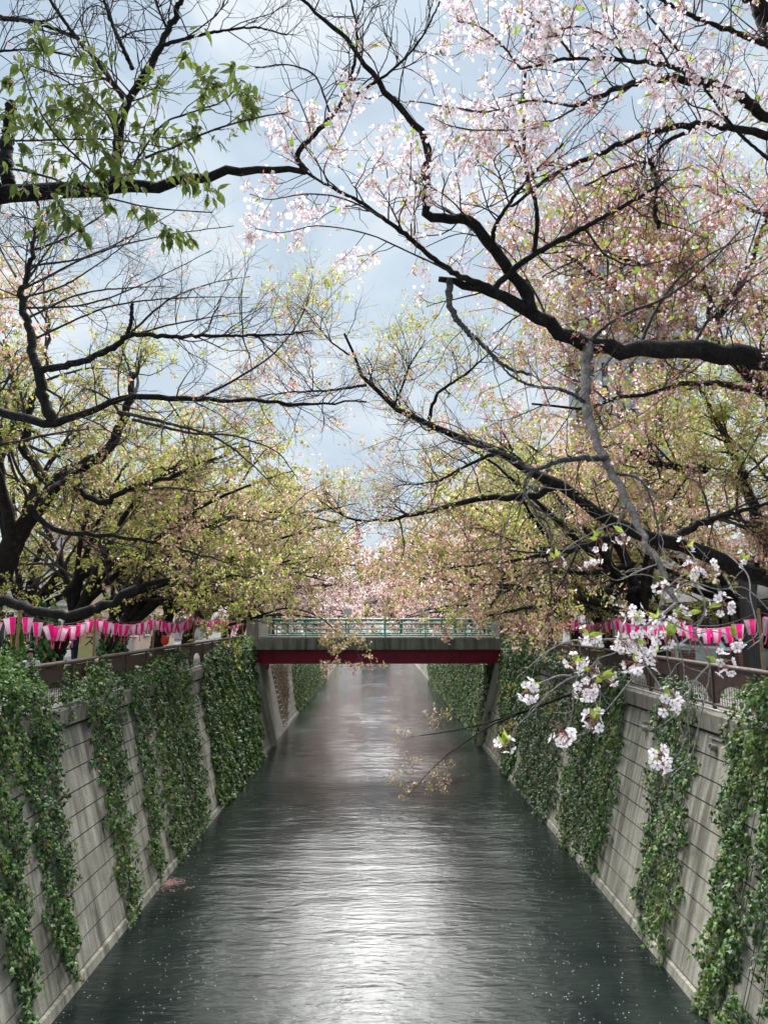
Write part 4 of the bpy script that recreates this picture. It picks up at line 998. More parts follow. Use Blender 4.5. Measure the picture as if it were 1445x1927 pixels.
def grow(T, P, Rr, c2, c3, c4, L2, L3, L4, leaf, mats, lsize, up=0.03, d=20, twigmat=None, bias=None, tmin=0.25, near=2.0, spread=0.05, rc=(0.05, 0.018, 0.007), vee=False):
    """branches, twigs and foliage on the limbs P; leaf = number of leaves; mats = (material, share) list"""
    B2, R2 = cull(*spawn(P, Rr, c2, L2, R_(58), 9, up, 0.16, 0.6, rc[0], 0.3, tmin, 1.0, bias), near)
    B3, R3 = cull(*spawn(np.concatenate([B2]), R2, c3, L3, R_(55), 5, up, 0.25, 0.6, rc[1], 0.35, 0.15, 1.0, bias), near)
    if vee:
        k_ = (B2[:, -1, 2] < vee_top(B2[:, -1]) + 3.5); B2, R2 = B2[k_], R2[k_]
        k_ = (B3[:, -1, 2] < vee_top(B3[:, -1]) + 3.0); B3, R3 = B3[k_], R3[k_]
    tw = [tubes(B2, R2, 5)[0], tubes(B3, R3, 3)[0]]
    last = [B3]
    if c4:
        B4, R4 = cull(*spawn(B3, R3, c4, L4, R_(52), 4, up, 0.28, 0.7, rc[2], 0.5, 0.15, 1.0, bias), near)
        tw.append(tubes(B4, R4, 3)[0]); last.append(B4)
    T.part('branches', tw, [twigmat or M_bark2], 'stuff')
    leaf = int(leaf * LEAFMUL)
    if leaf:
        src = last[-1]
        # clumps: each twig favours one of the materials
        P_, T_ = along(src, leaf // 4 + 1, 0.2, 1.0); P_, T_ = np.repeat(P_, 4, 0), np.repeat(T_, 4, 0)
        if vee: kp_ = P_[:, 2] < vee_top(P_) + rng.exponential(0.9, len(P_)); P_, T_ = P_[kp_], T_[kp_]
        leaf = len(P_)
        noise = np.sin(P_[:, 0] * 0.9 + P_[:, 2] * 0.7 + d) + np.sin(P_[:, 1] * 0.8 - P_[:, 2] * 1.1 + 2 * d) + rng.normal(0, 0.7, leaf)
        order = np.argsort(np.argsort(noise)) / leaf
        mi = np.zeros(leaf, int); acc = 0
        for i, (_, sh) in enumerate(mats): mi[(order >= acc) & (order < acc + sh + 1e-6)] = i; acc += sh
        T.part('foliage', [leaves_at(P_, T_, lsize, SMALL, mi, spread)], [m for m, _ in mats], 'stuff')
    return last

def generic_limbs(s, fork, rad, scale, seed, low=True):
    r = random.Random(seed); out = []
    spec = [(0, 26, 8.6), (32, 34, 8.0), (-34, 32, 8.0), (8, 58, 7.2), (75, 48, 6.6), (-78, 46, 6.6), (178, 55, 6.0)]
    if low == 'far': spec += [(25, -8, 7.0), (-25, -10, 6.5), (60, -6, 5), (150, 5, 4.5)]
    elif low: spec += [(18, 12, 7.4), (-16, 9, 7.0)]
    for az, el, L in spec:
        az += r.uniform(-12, 12); el += r.uniform(-6, 6); L *= scale * r.uniform(0.88, 1.12)
        e_ = R_(el + 20); a_ = R_(az); p = np.array(fork) + np.array((0, 0, r.uniform(-0.5, 0.3))); pts = [p.copy()]
        for k in range(7):
            dirv = np.array((-s * math.cos(a_) * math.cos(e_), math.sin(a_) * math.cos(e_), math.sin(e_)))
            p = p + dirv * L / 7; pts.append(p.copy()); e_ -= R_(r.uniform(2, 9)); a_ += R_(r.uniform(-12, 12))
        out.append((pts, rad * r.uniform(0.42, 0.6), 0.02))
    return out

OL = [(M_mix, 0.76), (M_mixp, 0.24)]; PK = [(M_mix, 0.42), (M_mixp, 0.58)]; FP = [(M_pinkf, 0.8), (M_mixp, 0.2)]
GL, GR = 'cherry trees along the left bank', 'cherry trees along the right bank'
def px_path(L): return [at(x, y, d) for x, y, d in L]
def trunk_to(base, fork): 
    b = np.array(base); f = np.array(fork); m = b * 0.5 + f * 0.5 + np.array((0.08 * np.sign(b[0]), 0, 0.1)); return [b - (0, 0, 0.1), b * 0.8 + f * 0.2, m, f]

# ---- middle-distance trees of both banks
def bank_tree(s, y, label, mats, leaf, lsize, scale=1.0, extra=(), seed=0, x=9.3, c=(7, 6, 4), low=True, rad=0.30, fz=7.0, lean=0.5, keep=None):
    base = (s * x, y, 4.95); fork = (s * (x - lean), y + 0.2, fz)
    T = Tree(label, base, GL if s < 0 else GR)
    T.trunk(trunk_to(base, fork), rad, rad * 0.78)
    g = generic_limbs(s, fork, rad, scale, seed, low)
    if keep is not None: g = [g[i] for i in keep]
    P, Rr = T.limbs(g + list(extra))
    grow(T, P, Rr, c[0], c[1], c[2], 2.5 * scale, 1.15, 0.5, leaf, mats, lsize, d=y, spread=0.045, tmin=0.12, vee=y < 50)
    return T

GLs = ['nearest of the left cherry trees whose whole trunk shows, its foot wrapped in ivy', 'second left cherry tree with an ivy-clad foot, right of the yellow sign', 'left cherry tree standing behind the third lantern pole', 'left cherry tree just short of the bridge', 'last left cherry tree before the bridge end pillar']
GRs = ['right cherry tree with a thick black trunk behind the near blossom spray', 'second right cherry tree, behind the far lanterns', 'right cherry tree midway between the lanterns and the bridge', 'last right cherry tree before the bridge end pillar']
# left
ex = [(px_path([(120, 1120, 22.0), (170, 1075, 22.3), (250, 1042, 22.8), (330, 1010, 23.2), (368, 965, 23.4), (352, 880, 23.5), (345, 830, 23.6)]), 0.13, 0.05),
      (px_path([(300, 1025, 22.9), (400, 985, 23.2), (470, 968, 23.6), (540, 965, 24.0), (640, 985, 24.4)]), 0.08, 0.02)]
bank_tree(-1, 22.3, GLs[0], OL, 26000, 0.085, 1.0, ex, 3, x=9.55, rad=0.24)
ex = [(px_path([(210, 1130, 26.4), (330, 1112, 26.6), (450, 1078, 27.0), (560, 1052, 27.5), (650, 1045, 28.0)]), 0.10, 0.02),
      (px_path([(215, 1120, 26.4), (300, 1130, 26.2), (420, 1110, 26.6), (520, 1085, 27.5), (600, 1068, 28)]), 0.09, 0.02)]
bank_tree(-1, 26.6, GLs[1], OL, 26000, 0.09, 1.0, ex, 4)
bank_tree(-1, 31.5, GLs[2], PK, 24000, 0.10, 1.05, (), 5)
ex = [(px_path([(420, 1180, 36), (470, 1165, 36), (540, 1145, 35.5), (600, 1160, 35), (640, 1195, 34.6), (690, 1225, 34.5)]), 0.08, 0.012)]
bank_tree(-1, 36.5, GLs[3], PK, 22000, 0.11, 1.05, ex, 6)
bank_tree(-1, 46.0, 'first left cherry tree beyond the bridge', FP, 16000, 0.14, 1.1, (), 7, c=(6, 6, 3))
# right
ex = [(px_path([(1240, 1110, 24.2), (1170, 1112, 24.2), (1090, 1118, 24.3), (1020, 1140, 24.6), (950, 1152, 25.0), (880, 1170, 25.4)]), 0.15, 0.03),
      (px_path([(1190, 1062, 24.2), (1120, 1078, 24.2), (1040, 1075, 24.4), (950, 1090, 24.8), (870, 1110, 25.0)]), 0.10, 0.02)]
TR = bank_tree(1, 24.3, GRs[0], PK, 30000, 0.085, 1.0, ex, 13)
lowb = [(px_path([(1240, 1190, 23.6), (1215, 1238, 23.0), (1170, 1270, 22.5), (1090, 1300, 22), (1010, 1330, 21.6), (930, 1356, 21.4), (860, 1374, 21.2), (790, 1384, 21.0)]), 0.07, 0.012),
      (px_path([(990, 1338, 21.6), (930, 1362, 21.2), (870, 1400, 20.8), (820, 1440, 20.4), (765, 1500, 20.0)]), 0.03, 0.006)]
P, Rr = TR.limbs(lowb, name='low_branch')
grow(TR, P[:, 9:], Rr[:, 9:], 9, 5, 3, 0.85, 0.45, 0.25, 800, PK, 0.07, d=22, rc=(0.014, 0.008, 0.005), spread=0.04)
bank_tree(1, 29.0, GRs[1], OL, 28000, 0.09, 1.0, (), 14)
bank_tree(1, 33.8, GRs[2], OL, 22000, 0.10, 1.05, (), 15)
bank_tree(1, 38.6, GRs[3], PK, 20000, 0.11, 1.05, (), 16)
bank_tree(1, 46.5, 'first right cherry tree beyond the bridge', FP, 16000, 0.14, 1.1, (), 17, c=(6, 6, 3))
n_ = 0
for y in (53, 60, 68, 77, 88, 102, 120, 142):
    n_ += 1
    for s, nm in ((-1, 'left'), (1, 'right')):
        bank_tree(s, y + 2 * s, f'pink-flowered cherry tree beyond the bridge, {ORD[n_]} of its row on the {nm} bank', FP, int(9000 if y < 80 else 5500), 0.135 + y * 0.0014, 1.15, (), 30 + n_ * 2 + s, c=(6, 6, 0), rad=0.3, low='far')
for s, nm in ((-1, 'left'), (1, 'right')):
    bank_tree(s, 172, f'pale pink cherry tree closing the far bend of the river on the {nm}', FP, 9000, 0.32, 1.3, (), 90 + s, x=3.0, c=(6, 6, 0), low='far')
# fill-in trees on the far side of each promenade, seen through the gaps
for i, (s, y) in enumerate(((-1, 29), (1, 27), (1, 37), (-1, 39))):
    bank_tree(s, y, ['cherry tree set back behind the left promenade near the yellow sign', 'cherry tree set back behind the dark brown house front', 'cherry tree set back from the right promenade near the bridge', 'cherry tree set back from the left promenade near the bridge'][i], OL, 15000, 0.12, 1.05, (), 60 + i, x=14.2, c=(6, 5, 3), low=True)
# ivy round the trunks on the left promenade
def trunk_ivy(x, y, h, lab, r0=0.45):
    r = empty('trunk_ivy', (x, y, 4.95)); tag(r, lab, 'ivy')
    n = 2600; a = rng.uniform(0, 6.28, n); z = rng.random(n) ** 1.7 * h * (0.75 + 0.25 * np.sin(a * 2 + h)); rr = (r0 + 0.55 * np.exp(-z / 0.5) * 0.6) * (1 - 0.25 * z / h) + 0.10 * np.sin(a * 3 + z * 4)
    rr = rr * rng.uniform(0.8, 1.1, n)
    P = np.stack([rr * np.cos(a), rr * np.sin(a), z], 1); nor = unit(np.stack([np.cos(a), np.sin(a), 0.4 + 0 * a], 1) + 0.4 * rng.normal(size=(n, 3))); tip = unit(np.tile((0, 0, -1.0), (n, 1)) + 0.6 * rng.normal(size=(n, 3)))
    o = link('foliage', mesh_np('foliage', [place(IVL2, IVF2, P, frames(tip, nor), 0.13 * rng.uniform(0.6, 1.3, n))], [M_ivy]), r); o['kind'] = 'stuff'
    st = [[(r0 * 0.8 * math.cos(q + 0.5 * k_), r0 * 0.8 * math.sin(q + 0.5 * k_), k_ * h / 6) for k_ in range(6)] for q in np.linspace(0, 6, 7)]
    link('stems', mesh_np('stems', tubes(np.array(st), np.full((7, 6), 0.02), 5), [M_bark2]), r)
trunk_ivy(-9.75, 22.2, 2.6, 'thick dark ivy bush round the nearest left trunk', 0.36); trunk_ivy(-9.2, 26.6, 1.7, 'ivy bush round the second left trunk right of the yellow sign')
p = at(33, 1215, 20.5); r = empty('conifer_shrub', (p[0], 20.5, 4.97)); tag(r, 'small pointed conifer shrub behind the near left railing', 'shrub')
n = 2600; z = rng.random(n) ** 1.2; a = rng.uniform(0, 6.28, n); rr = 0.34 * (1 - z) ** 0.8 * rng.uniform(0.6, 1.1, n) + 0.02
P = np.stack([rr * np.cos(a), rr * np.sin(a), 0.1 + z * 1.65], 1); tip = unit(np.stack([np.cos(a), np.sin(a), 1.2 + 0 * a], 1) + 0.4 * rng.normal(size=(n, 3)))
o = link('foliage', mesh_np('foliage', [place(SML, SMF, P, frames(tip, rnd(n)), 0.10 * rng.uniform(0.6, 1.3, n))], [M_shrub]), r); o['kind'] = 'stuff'
link('stem', mesh_np('stem', tubes(np.array([[(0, 0, 0), (0, 0, 0.8), (0, 0, 1.6)]]), np.array([[0.03, 0.02, 0.01]]), 6), [M_bark2]), r)

# ---- left tree at the picture's edge: trunk and knotty limbs
base = (-9.4, 18.2, 4.95)
T = Tree('left cherry tree at the picture edge with knotty black limbs', base, GL)
fk = at(28, 1015, 18.0)
T.trunk([np.array(base) - (0, 0, 0.1), at(-18, 1150, 18.2), at(2, 1080, 18.1), fk], 0.34, 0.27)
main = [(px_path([(28, 1015, 18.0), (62, 965, 17.9), (98, 930, 17.8), (118, 895, 17.8), (170, 872, 17.6), (205, 850, 17.5), (220, 812, 17.5), (238, 770, 17.4), (250, 700, 17.4)]), 0.24, 0.07),
        (px_path([(20, 1030, 18.0), (10, 950, 18.2), (-5, 880, 18.4), (12, 830, 18.6), (30, 760, 18.8), (10, 640, 19)]), 0.2, 0.06),
        (px_path([(100, 925, 17.8), (70, 880, 17.9), (45, 838, 18.0), (60, 760, 18.1), (85, 690, 18.3), (95, 600, 18.6)]), 0.14, 0.04),
        (px_path([(120, 905, 17.8), (190, 945, 17.4), (240, 920, 17.2), (300, 905, 17.0), (380, 870, 16.8), (470, 840, 16.6)]), 0.10, 0.02),
        (px_path([(60, 960, 17.9), (110, 1000, 17.4), (210, 1010, 17.0), (330, 1030, 16.8), (430, 1060, 16.6)]), 0.08, 0.015)]
P, Rr = T.limbs(main, rough=0.03)
g = generic_limbs(-1, tuple(fk), 0.28, 0.85, 77, False)
P2, R2 = T.limbs([g[i] for i in (4, 5, 6)])
grow(T, np.concatenate([P, P2]), np.concatenate([Rr, R2]), 9, 7, 5, 2.3, 1.1, 0.5, 30000, OL, 0.075, d=18, spread=0.04, vee=True)

# ---- left tree short of that, trunk out of view: long level limb with bare twigs, low sawn limb
base = (-9.2, 10.5, 4.95)
T = Tree('left cherry tree with long level bare limbs and a low sawn-off branch', base, GL)
fk = np.array((-8.6, 10.5, 7.6))
T.trunk(trunk_to(base, fk), 0.32, 0.26)
lim = [([fk] + px_path([(-120, 760, 10.3), (-30, 768, 10.2), (40, 785, 10.1), (100, 797, 10.0), (180, 768, 10.0), (250, 747, 10.0), (370, 752, 10.1), (480, 755, 10.2), (590, 760, 10.4), (690, 756, 10.6)]), 0.12, 0.012),
       (px_path([(98, 795, 10.0), (82, 740, 10.0), (70, 690, 10.0), (55, 625, 10.1), (42, 560, 10.2), (52, 515, 10.3), (66, 450, 10.4), (70, 380, 10.6)]), 0.085, 0.02),
       (px_path([(72, 695, 10.0), (150, 682, 9.9), (215, 652, 9.8), (245, 630, 9.8), (310, 633, 9.8), (400, 632, 9.9), (520, 630, 10.0), (590, 622, 10.1)]), 0.055, 0.010)]
stub = [(px_path([(238, 634, 9.8), (247, 605, 9.8), (249, 572, 9.8)]), 0.028, 0.022),
        ([fk - (0, 0, 0.6)] + px_path([(-80, 1105, 10.2), (0, 1130, 10.0), (50, 1141, 9.9), (110, 1156, 9.8), (160, 1152, 9.8), (205, 1138, 9.8), (232, 1118, 9.8), (258, 1107, 9.8)]), 0.10, 0.052)]
fan = []
for i, (x0, y0, x1, y1, b) in enumerate(((58, 520, 160, 392, -8), (48, 560, 262, 440, 18), (60, 500, 330, 398, 22), (45, 580, 400, 470, 30), (52, 540, 440, 425, -26), (66, 470, 220, 385, 10), (50, 600, 330, 540, -24), (30, 520, -30, 400, 5), (66, 450, 120, 380, 6), (240, 632, 470, 520, -30), (60, 640, 470, 560, -34), (150, 680, 480, 585, -20))):
    fan.append((px_path([(x0, y0, 10.2), (x0 * .65 + x1 * .35, y0 * .65 + y1 * .35 + b, 10.2 + 0.15 * (i % 4)), (x0 * .3 + x1 * .7, y0 * .3 + y1 * .7 + b * .7, 10.3 + 0.3 * (i % 5)), (x1, y1, 10.4 + 0.4 * (i % 4))]), 0.020, 0.006))
fan.append((px_path([(222, 775, 10.0), (330, 800, 9.9), (410, 825, 10.0), (480, 880, 10.2), (530, 930, 10.4)]), 0.03, 0.006))
fan.append((px_path([(250, 790, 10.0), (360, 815, 9.8), (440, 820, 9.7), (520, 850, 9.8), (560, 900, 9.9)]), 0.025, 0.006))
fan.append((px_path([(370, 752, 10.1), (450, 710, 10.2), (520, 660, 10.3), (570, 590, 10.5), (590, 520, 10.6)]), 0.022, 0.005))
P, Rr = T.limbs(lim, None, 10, 'limb', 0.015, 60, 0.05); T.limbs(stub, None, 12, 'sawn_limb', 0.02, 60, 0.05); P3, R3 = T.limbs(fan, M_bark2, 6, 'branch')
Pb, Rb = np.concatenate([P[:, 18:], ])[..., :], Rr[:, 18:]
grow(T, Pb, Rb, 12, 7, 3, 1.15, 0.65, 0.3, 500, [(M_mix, 0.6), (M_mixp, 0.4)], 0.06, up=0.05, d=10, rc=(0.012, 0.006, 0.004), tmin=0.3, spread=0.03)
last = grow(T, P3, R3, 9, 6, 2, 0.8, 0.45, 0.25, 900, [(M_mixp, 1.0)], 0.04, up=0.05, d=10, rc=(0.009, 0.005, 0.0035), tmin=0.2, spread=0.02)

X, Rx = spawn(P[:, 22:], Rr[:, 22:], 20, 1.5, R_(42), 12, 0.015, 0.12, 0.4, 0.007, 0.35, 0.1)
X2, Rx2 = spawn(X, Rx, 6, 0.5, R_(45), 6, 0.02, 0.18, 0.7, 0.004, 0.5, 0.2)
T.part('bare_twigs', tubes(X, Rx, 4) + tubes(X2, Rx2, 3), [M_bark2], 'stuff')

# ---- nearest left tree: thick limb across the top left with broad green leaves
base = (-8.8, 5.2, 4.95)
T = Tree('nearest left cherry tree, its dark limb with broad green leaves at top left', base, GL)
fk = np.array((-8.2, 5.2, 8.2))
T.trunk(trunk_to(base, fk), 0.3, 0.22)
D = 5.0
main = [([fk] + px_path([(-700, 420, 5.1), (-60, 366, 5.0), (0, 363, 5.0), (130, 357, 5.0), (200, 350, 5.0), (280, 348, 5.0), (370, 335, 5.0), (450, 322, 5.0), (520, 317, 5.0), (575, 324, 5.0)]), 0.105, 0.022)]
P0, R0 = limb_arrays(main, 70)
R0[0] = np.interp(np.linspace(0, 1, 70), [0, 0.72, 0.86, 1.0], [0.10, 0.066, 0.042, 0.020])
T.part('limb', tubes(P0, R0, 14, cap=True, lump=0.045), [M_bark])
lim = [(px_path([(208, 348, 5.0), (222, 290, 5.0), (226, 240, 4.95), (238, 195, 4.9), (258, 165, 4.9), (280, 130, 4.85), (300, 88, 4.8), (325, 40, 4.8), (348, -15, 4.75)]), 0.040, 0.018),
       (px_path([(240, 192, 4.9), (215, 160, 4.95), (195, 130, 5.0), (160, 88, 5.05), (125, 45, 5.1), (85, -15, 5.1)]), 0.022, 0.012),
       (px_path([(250, 130, 4.9), (232, 90, 4.9), (212, 45, 4.95), (190, -20, 5.0)]), 0.017, 0.011),
       (px_path([(16, 345, 5.1), (12, 290, 5.1), (18, 240, 5.1), (22, 196, 5.1)]), 0.05, 0.038),
       (px_path([(305, 86, 4.8), (360, 70, 4.8), (420, 58, 4.85), (480, 52, 4.9), (540, 66, 5.0)]), 0.014, 0.005),
       (px_path([(318, 60, 4.8), (300, 20, 4.8), (290, -20, 4.8)]), 0.01, 0.006),
       (px_path([(-30, 32, 5.4), (20, 35, 5.3), (60, 40, 5.2), (105, 55, 5.15), (145, 72, 5.1)]), 0.022, 0.012),
       (px_path([(-30, 100, 5.3), (40, 94, 5.2), (100, 98, 5.1), (165, 112, 5.0)]), 0.010, 0.006),
       (px_path([(575, 322, 5.0), (560, 290, 5.0), (600, 245, 5.0), (635, 205, 5.0), (655, 165, 5.0), (668, 110, 5.0), (672, 60, 5.0), (660, 0, 5.0)]), 0.022, 0.007),
       (px_path([(640, 195, 5.0), (690, 165, 4.95), (740, 130, 4.9), (790, 75, 4.9), (830, 0, 4.9)]), 0.012, 0.006),
       (px_path([(622, 218, 5.0), (610, 180, 5.05), (590, 140, 5.1), (540, 122, 5.1), (480, 128, 5.2)]), 0.009, 0.004)]
P1, R1 = T.limbs(lim, None, 10, 'limb', k=44, lump=0.05)
low = [(px_path([(215, 345, 5.0), (270, 300, 4.6), (330, 275, 4.4), (400, 245, 4.2), (470, 225, 4.2), (540, 212, 4.3)]), 0.012, 0.004),
       (px_path([(200, 345, 5.0), (150, 300, 4.5), (110, 260, 4.3), (70, 200, 4.2), (40, 130, 4.2)]), 0.010, 0.004),
       (px_path([(215, 340, 5.0), (215, 250, 4.6), (190, 200, 4.4), (120, 150, 4.3), (50, 120, 4.3)]), 0.010, 0.004),
       (px_path([(-20, 310, 4.4), (80, 330, 4.3), (160, 360, 4.3), (280, 390, 4.4), (400, 400, 4.6)]), 0.009, 0.004),
       (px_path([(240, 330, 4.9), (300, 240, 4.5), (350, 215, 4.4), (420, 190, 4.4), (455, 150, 4.4)]), 0.009, 0.004),
       (px_path([(-40, 260, 4.4), (40, 265, 4.3), (120, 262, 4.3), (220, 264, 4.4), (330, 280, 4.6)]), 0.007, 0.003)]
P2, R2 = T.limbs(low, M_bark2, 6, 'branch')
B, Rb = spawn(P1[[0, 1, 2, 4, 5, 6, 7, 8, 9, 10]], R1[[0, 1, 2, 4, 5, 6, 7, 8, 9, 10]], 13, 0.6, R_(55), 7, 0.05, 0.2, 0.5, 0.006, 0.4, 0.1)
B2, Rb2 = spawn(B, Rb, 5, 0.26, R_(50), 5, 0.03, 0.2, 0.8, 0.0035, 0.5)
C, Rc = spawn(P2, R2, 9, 0.5, R_(55), 7, 0.0, 0.2, 0.6, 0.005, 0.4, 0.15)
C2, Rc2 = spawn(C, Rc, 3, 0.22, R_(50), 5, 0.0, 0.2, 0.8, 0.003, 0.5)
T.part('branches', tubes(B, Rb, 5) + tubes(B2, Rb2, 4) + tubes(C, Rc, 5) + tubes(C2, Rc2, 4), [M_bark2], 'stuff')
# broad leaves in tufts at the twig ends; the ones that show largest are single parts
Lp, Lt = along(np.concatenate([C, ]), 230, 0.35, 1.0)
lp2, lt2 = along(C2, 200, 0.4, 1.0); Lp = np.concatenate([Lp, lp2]); Lt = np.concatenate([Lt, lt2])
scr = (Lp - np.array(EYE)) @ RC; pxs = CXP + FPX * scr[:, 0] / -scr[:, 2]; pys = CYP - FPX * scr[:, 1] / -scr[:, 2]
kp = (pxs < 480) & (pys > 30); Lp, Lt = Lp[kp], Lt[kp]
bmesh_leaf = mesh_np('leaf', [(BGL, BGF, 0, True)], [M_leafbig])
rest = []; cnt = 0
for p, t_ in zip(Lp, Lt):
    for q in range(3):
        tip = unit(0.45 * t_ + np.array((0, -0.1, -0.75)) + 0.55 * rng.normal(size=3)); M = frames(tip[None], unit(np.array((0, -0.6, 0.8)) + 0.5 * rng.normal(size=3))[None])[0]
        s_ = 0.09 * rng.uniform(0.5, 1.2); pp = p + rng.normal(0, 0.02, 3)
        if cnt < 290 and q < 1:
            cnt += 1
            o = link('leaf', bmesh_leaf, T.root); mm = Matrix(M.tolist()).to_4x4(); o.matrix_basis = Matrix.Translation(Vector(pp - T.base)) @ mm @ Matrix.Diagonal((s_, s_, s_, 1))
        else: rest.append((pp, M, s_))
T.part('foliage', [place(BGL, BGF, np.array([a for a, _, _ in rest]), np.array([b for _, b, _ in rest]), np.array([c for _, _, c in rest]), 0, True)], [M_leafbig], 'stuff')
q, qt = along(C2, 260, 0.3, 1.0); T.part('calyces', [leaves_at(q, qt, 0.032, SLIV, 0, 0.03)], [M_calyx], 'stuff')

# ---- right tree of middle distance: great limb rising to the left
base = (9.6, 15.0, 4.95)
T = Tree('right cherry tree whose long black limb rises leftward over the river', base, GR)
fk = at(1500, 1100, 15.0)
T.trunk(trunk_to(base, fk), 0.33, 0.26)
main = [(px_path([(1500, 1100, 15.0), (1445, 1092, 14.8), (1380, 1068, 14.6), (1300, 1032, 14.4), (1200, 1002, 14.2), (1130, 967, 14.0), (1060, 920, 13.8), (1000, 887, 13.6), (940, 850, 13.5), (880, 827, 13.4), (810, 800, 13.3), (750, 770, 13.2), (690, 722, 13.1), (662, 670, 13.0), (648, 628, 13.0)]), 0.20, 0.022),
        (px_path([(1045, 915, 13.8), (980, 935, 13.9), (900, 940, 14.0), (800, 962, 14.2), (720, 980, 14.4), (650, 972, 14.6), (600, 940, 14.8)]), 0.085, 0.012),
        (px_path([(940, 850, 13.5), (880, 875, 13.4), (820, 905, 13.4), (740, 915, 13.5)]), 0.04, 0.008),
        (px_path([(690, 725, 13.1), (620, 735, 13.0), (540, 738, 13.0), (440, 755, 13.0)]), 0.03, 0.006),
        (px_path([(660, 670, 13.0), (620, 640, 13.0), (590, 600, 13.0), (560, 565, 13.0)]), 0.02, 0.005),
        (px_path([(805, 800, 13.3), (815, 760, 13.3), (830, 735, 13.3), (880, 700, 13.4), (950, 640, 13.5)]), 0.04, 0.01),
        (px_path([(740, 765, 13.2), (760, 720, 13.2), (770, 690, 13.3), (800, 640, 13.4)]), 0.025, 0.008),
        (px_path([(1260, 1015, 14.3), (1320, 985, 14.6), (1400, 960, 15.0), (1450, 945, 15.2)]), 0.09, 0.03),
        (px_path([(1200, 1000, 14.2), (1090, 1030, 14.2), (1000, 1050, 14.3), (900, 1062, 14.5), (800, 1080, 14.8)]), 0.07, 0.012),
        (px_path([(1480, 1080, 15), (1430, 1000, 15.4), (1400, 900, 15.8), (1350, 800, 16.2), (1300, 700, 16.5)]), 0.16, 0.04),
        (px_path([(1490, 1090, 15), (1470, 900, 15.2), (1440, 720, 15.5), (1420, 560, 15.8)]), 0.16, 0.04),
        (px_path([(1330, 880, 15.6), (1270, 880, 15.2), (1210, 862, 15), (1150, 828, 14.8)]), 0.10, 0.055)]
P, Rr = T.limbs(main, rough=0.02)
grow(T, P[:7], Rr[:7], 12, 8, 4, 1.15, 0.7, 0.35, 8500, [(M_mix, 0.5), (M_mixp, 0.5)], 0.055, up=0.05, d=14, rc=(0.02, 0.008, 0.004), spread=0.035)
grow(T, P[7:], Rr[7:], 13, 8, 5, 2.0, 1.0, 0.45, 36000, PK, 0.07, up=0.02, d=15, rc=(0.03, 0.012, 0.006), spread=0.05)

X, Rx = spawn(P[:4], Rr[:4], 16, 1.6, R_(45), 12, 0.015, 0.13, 0.4, 0.008, 0.35, 0.35)
X2, Rx2 = spawn(X, Rx, 6, 0.55, R_(45), 6, 0.02, 0.18, 0.7, 0.0045, 0.5, 0.2)
T.part('bare_twigs', tubes(X, Rx, 4) + tubes(X2, Rx2, 3), [M_bark2], 'stuff')

# ---- right tree between those: pink canopy filling the upper right
base = (9.8, 10.8, 4.95)
T = Tree('right cherry tree with rosy calyx-red canopy filling the upper right', base, GR)
fk = np.array((9.2, 10.8, 8.0)); T.trunk(trunk_to(base, fk), 0.32, 0.25)
lim = [([fk] + px_path([(1600, 800, 10.6), (1450, 745, 10.4), (1340, 722, 10.2), (1270, 728, 10.1), (1180, 745, 10.0), (1080, 770, 10.0), (1000, 760, 10.0)]), 0.10, 0.015),
       (px_path([(1450, 745, 10.4), (1350, 650, 10.3), (1330, 560, 10.3), (1290, 480, 10.3), (1240, 420, 10.3)]), 0.07, 0.02),
       (px_path([(1345, 600, 10.3), (1400, 520, 10.4), (1430, 440, 10.5), (1470, 330, 10.6)]), 0.06, 0.02),
       (px_path([(1350, 640, 10.3), (1250, 590, 10.1), (1150, 540, 10.0), (1050, 470, 9.9), (960, 420, 9.8)]), 0.04, 0.01),
       (px_path([(1450, 745, 10.4), (1400, 690, 10.4), (1300, 640, 10.2), (1180, 650, 10.0), (1060, 690, 9.9)]), 0.04, 0.01),
       (px_path([(1290, 500, 10.3), (1220, 500, 10.0), (1120, 480, 9.8), (1020, 520, 9.7)]), 0.03, 0.008),
       (px_path([(1470, 420, 10.5), (1380, 380, 10.3), (1300, 350, 10.1), (1200, 380, 10.0)]), 0.03, 0.008),
       (px_path([(1480, 560, 10.6), (1400, 570, 10.4), (1320, 540, 10.2), (1230, 545, 10.0)]), 0.03, 0.008)]
P, Rr = T.limbs(lim, rough=0.02)
last = grow(T, P, Rr, 15, 9, 4, 1.5, 0.75, 0.35, 0, [], 0.05, up=0.03, d=10, rc=(0.016, 0.007, 0.004))
src = last[-1]
a_, b_ = along(src, 11000, 0.1, 1.0); c_, d_ = along(src, 6500, 0.3, 1.0); e_, _ = along(src, 6000, 0.3, 1.0); a_, b_ = np.repeat(a_, 5, 0), np.repeat(b_, 5, 0)
T.part('calyces', [leaves_at(a_, b_, 0.048, SLIV, 0, 0.03)], [M_calyx], 'stuff')
T.part('foliage', [leaves_at(c_, d_, 0.065, SMALL, 0, 0.04)], [M_leaflime], 'stuff')
T.part('blossom', [flowers_at(e_ + rng.normal(0, 0.05, e_.shape), 0.042, FLW)], [M_petal], 'stuff')

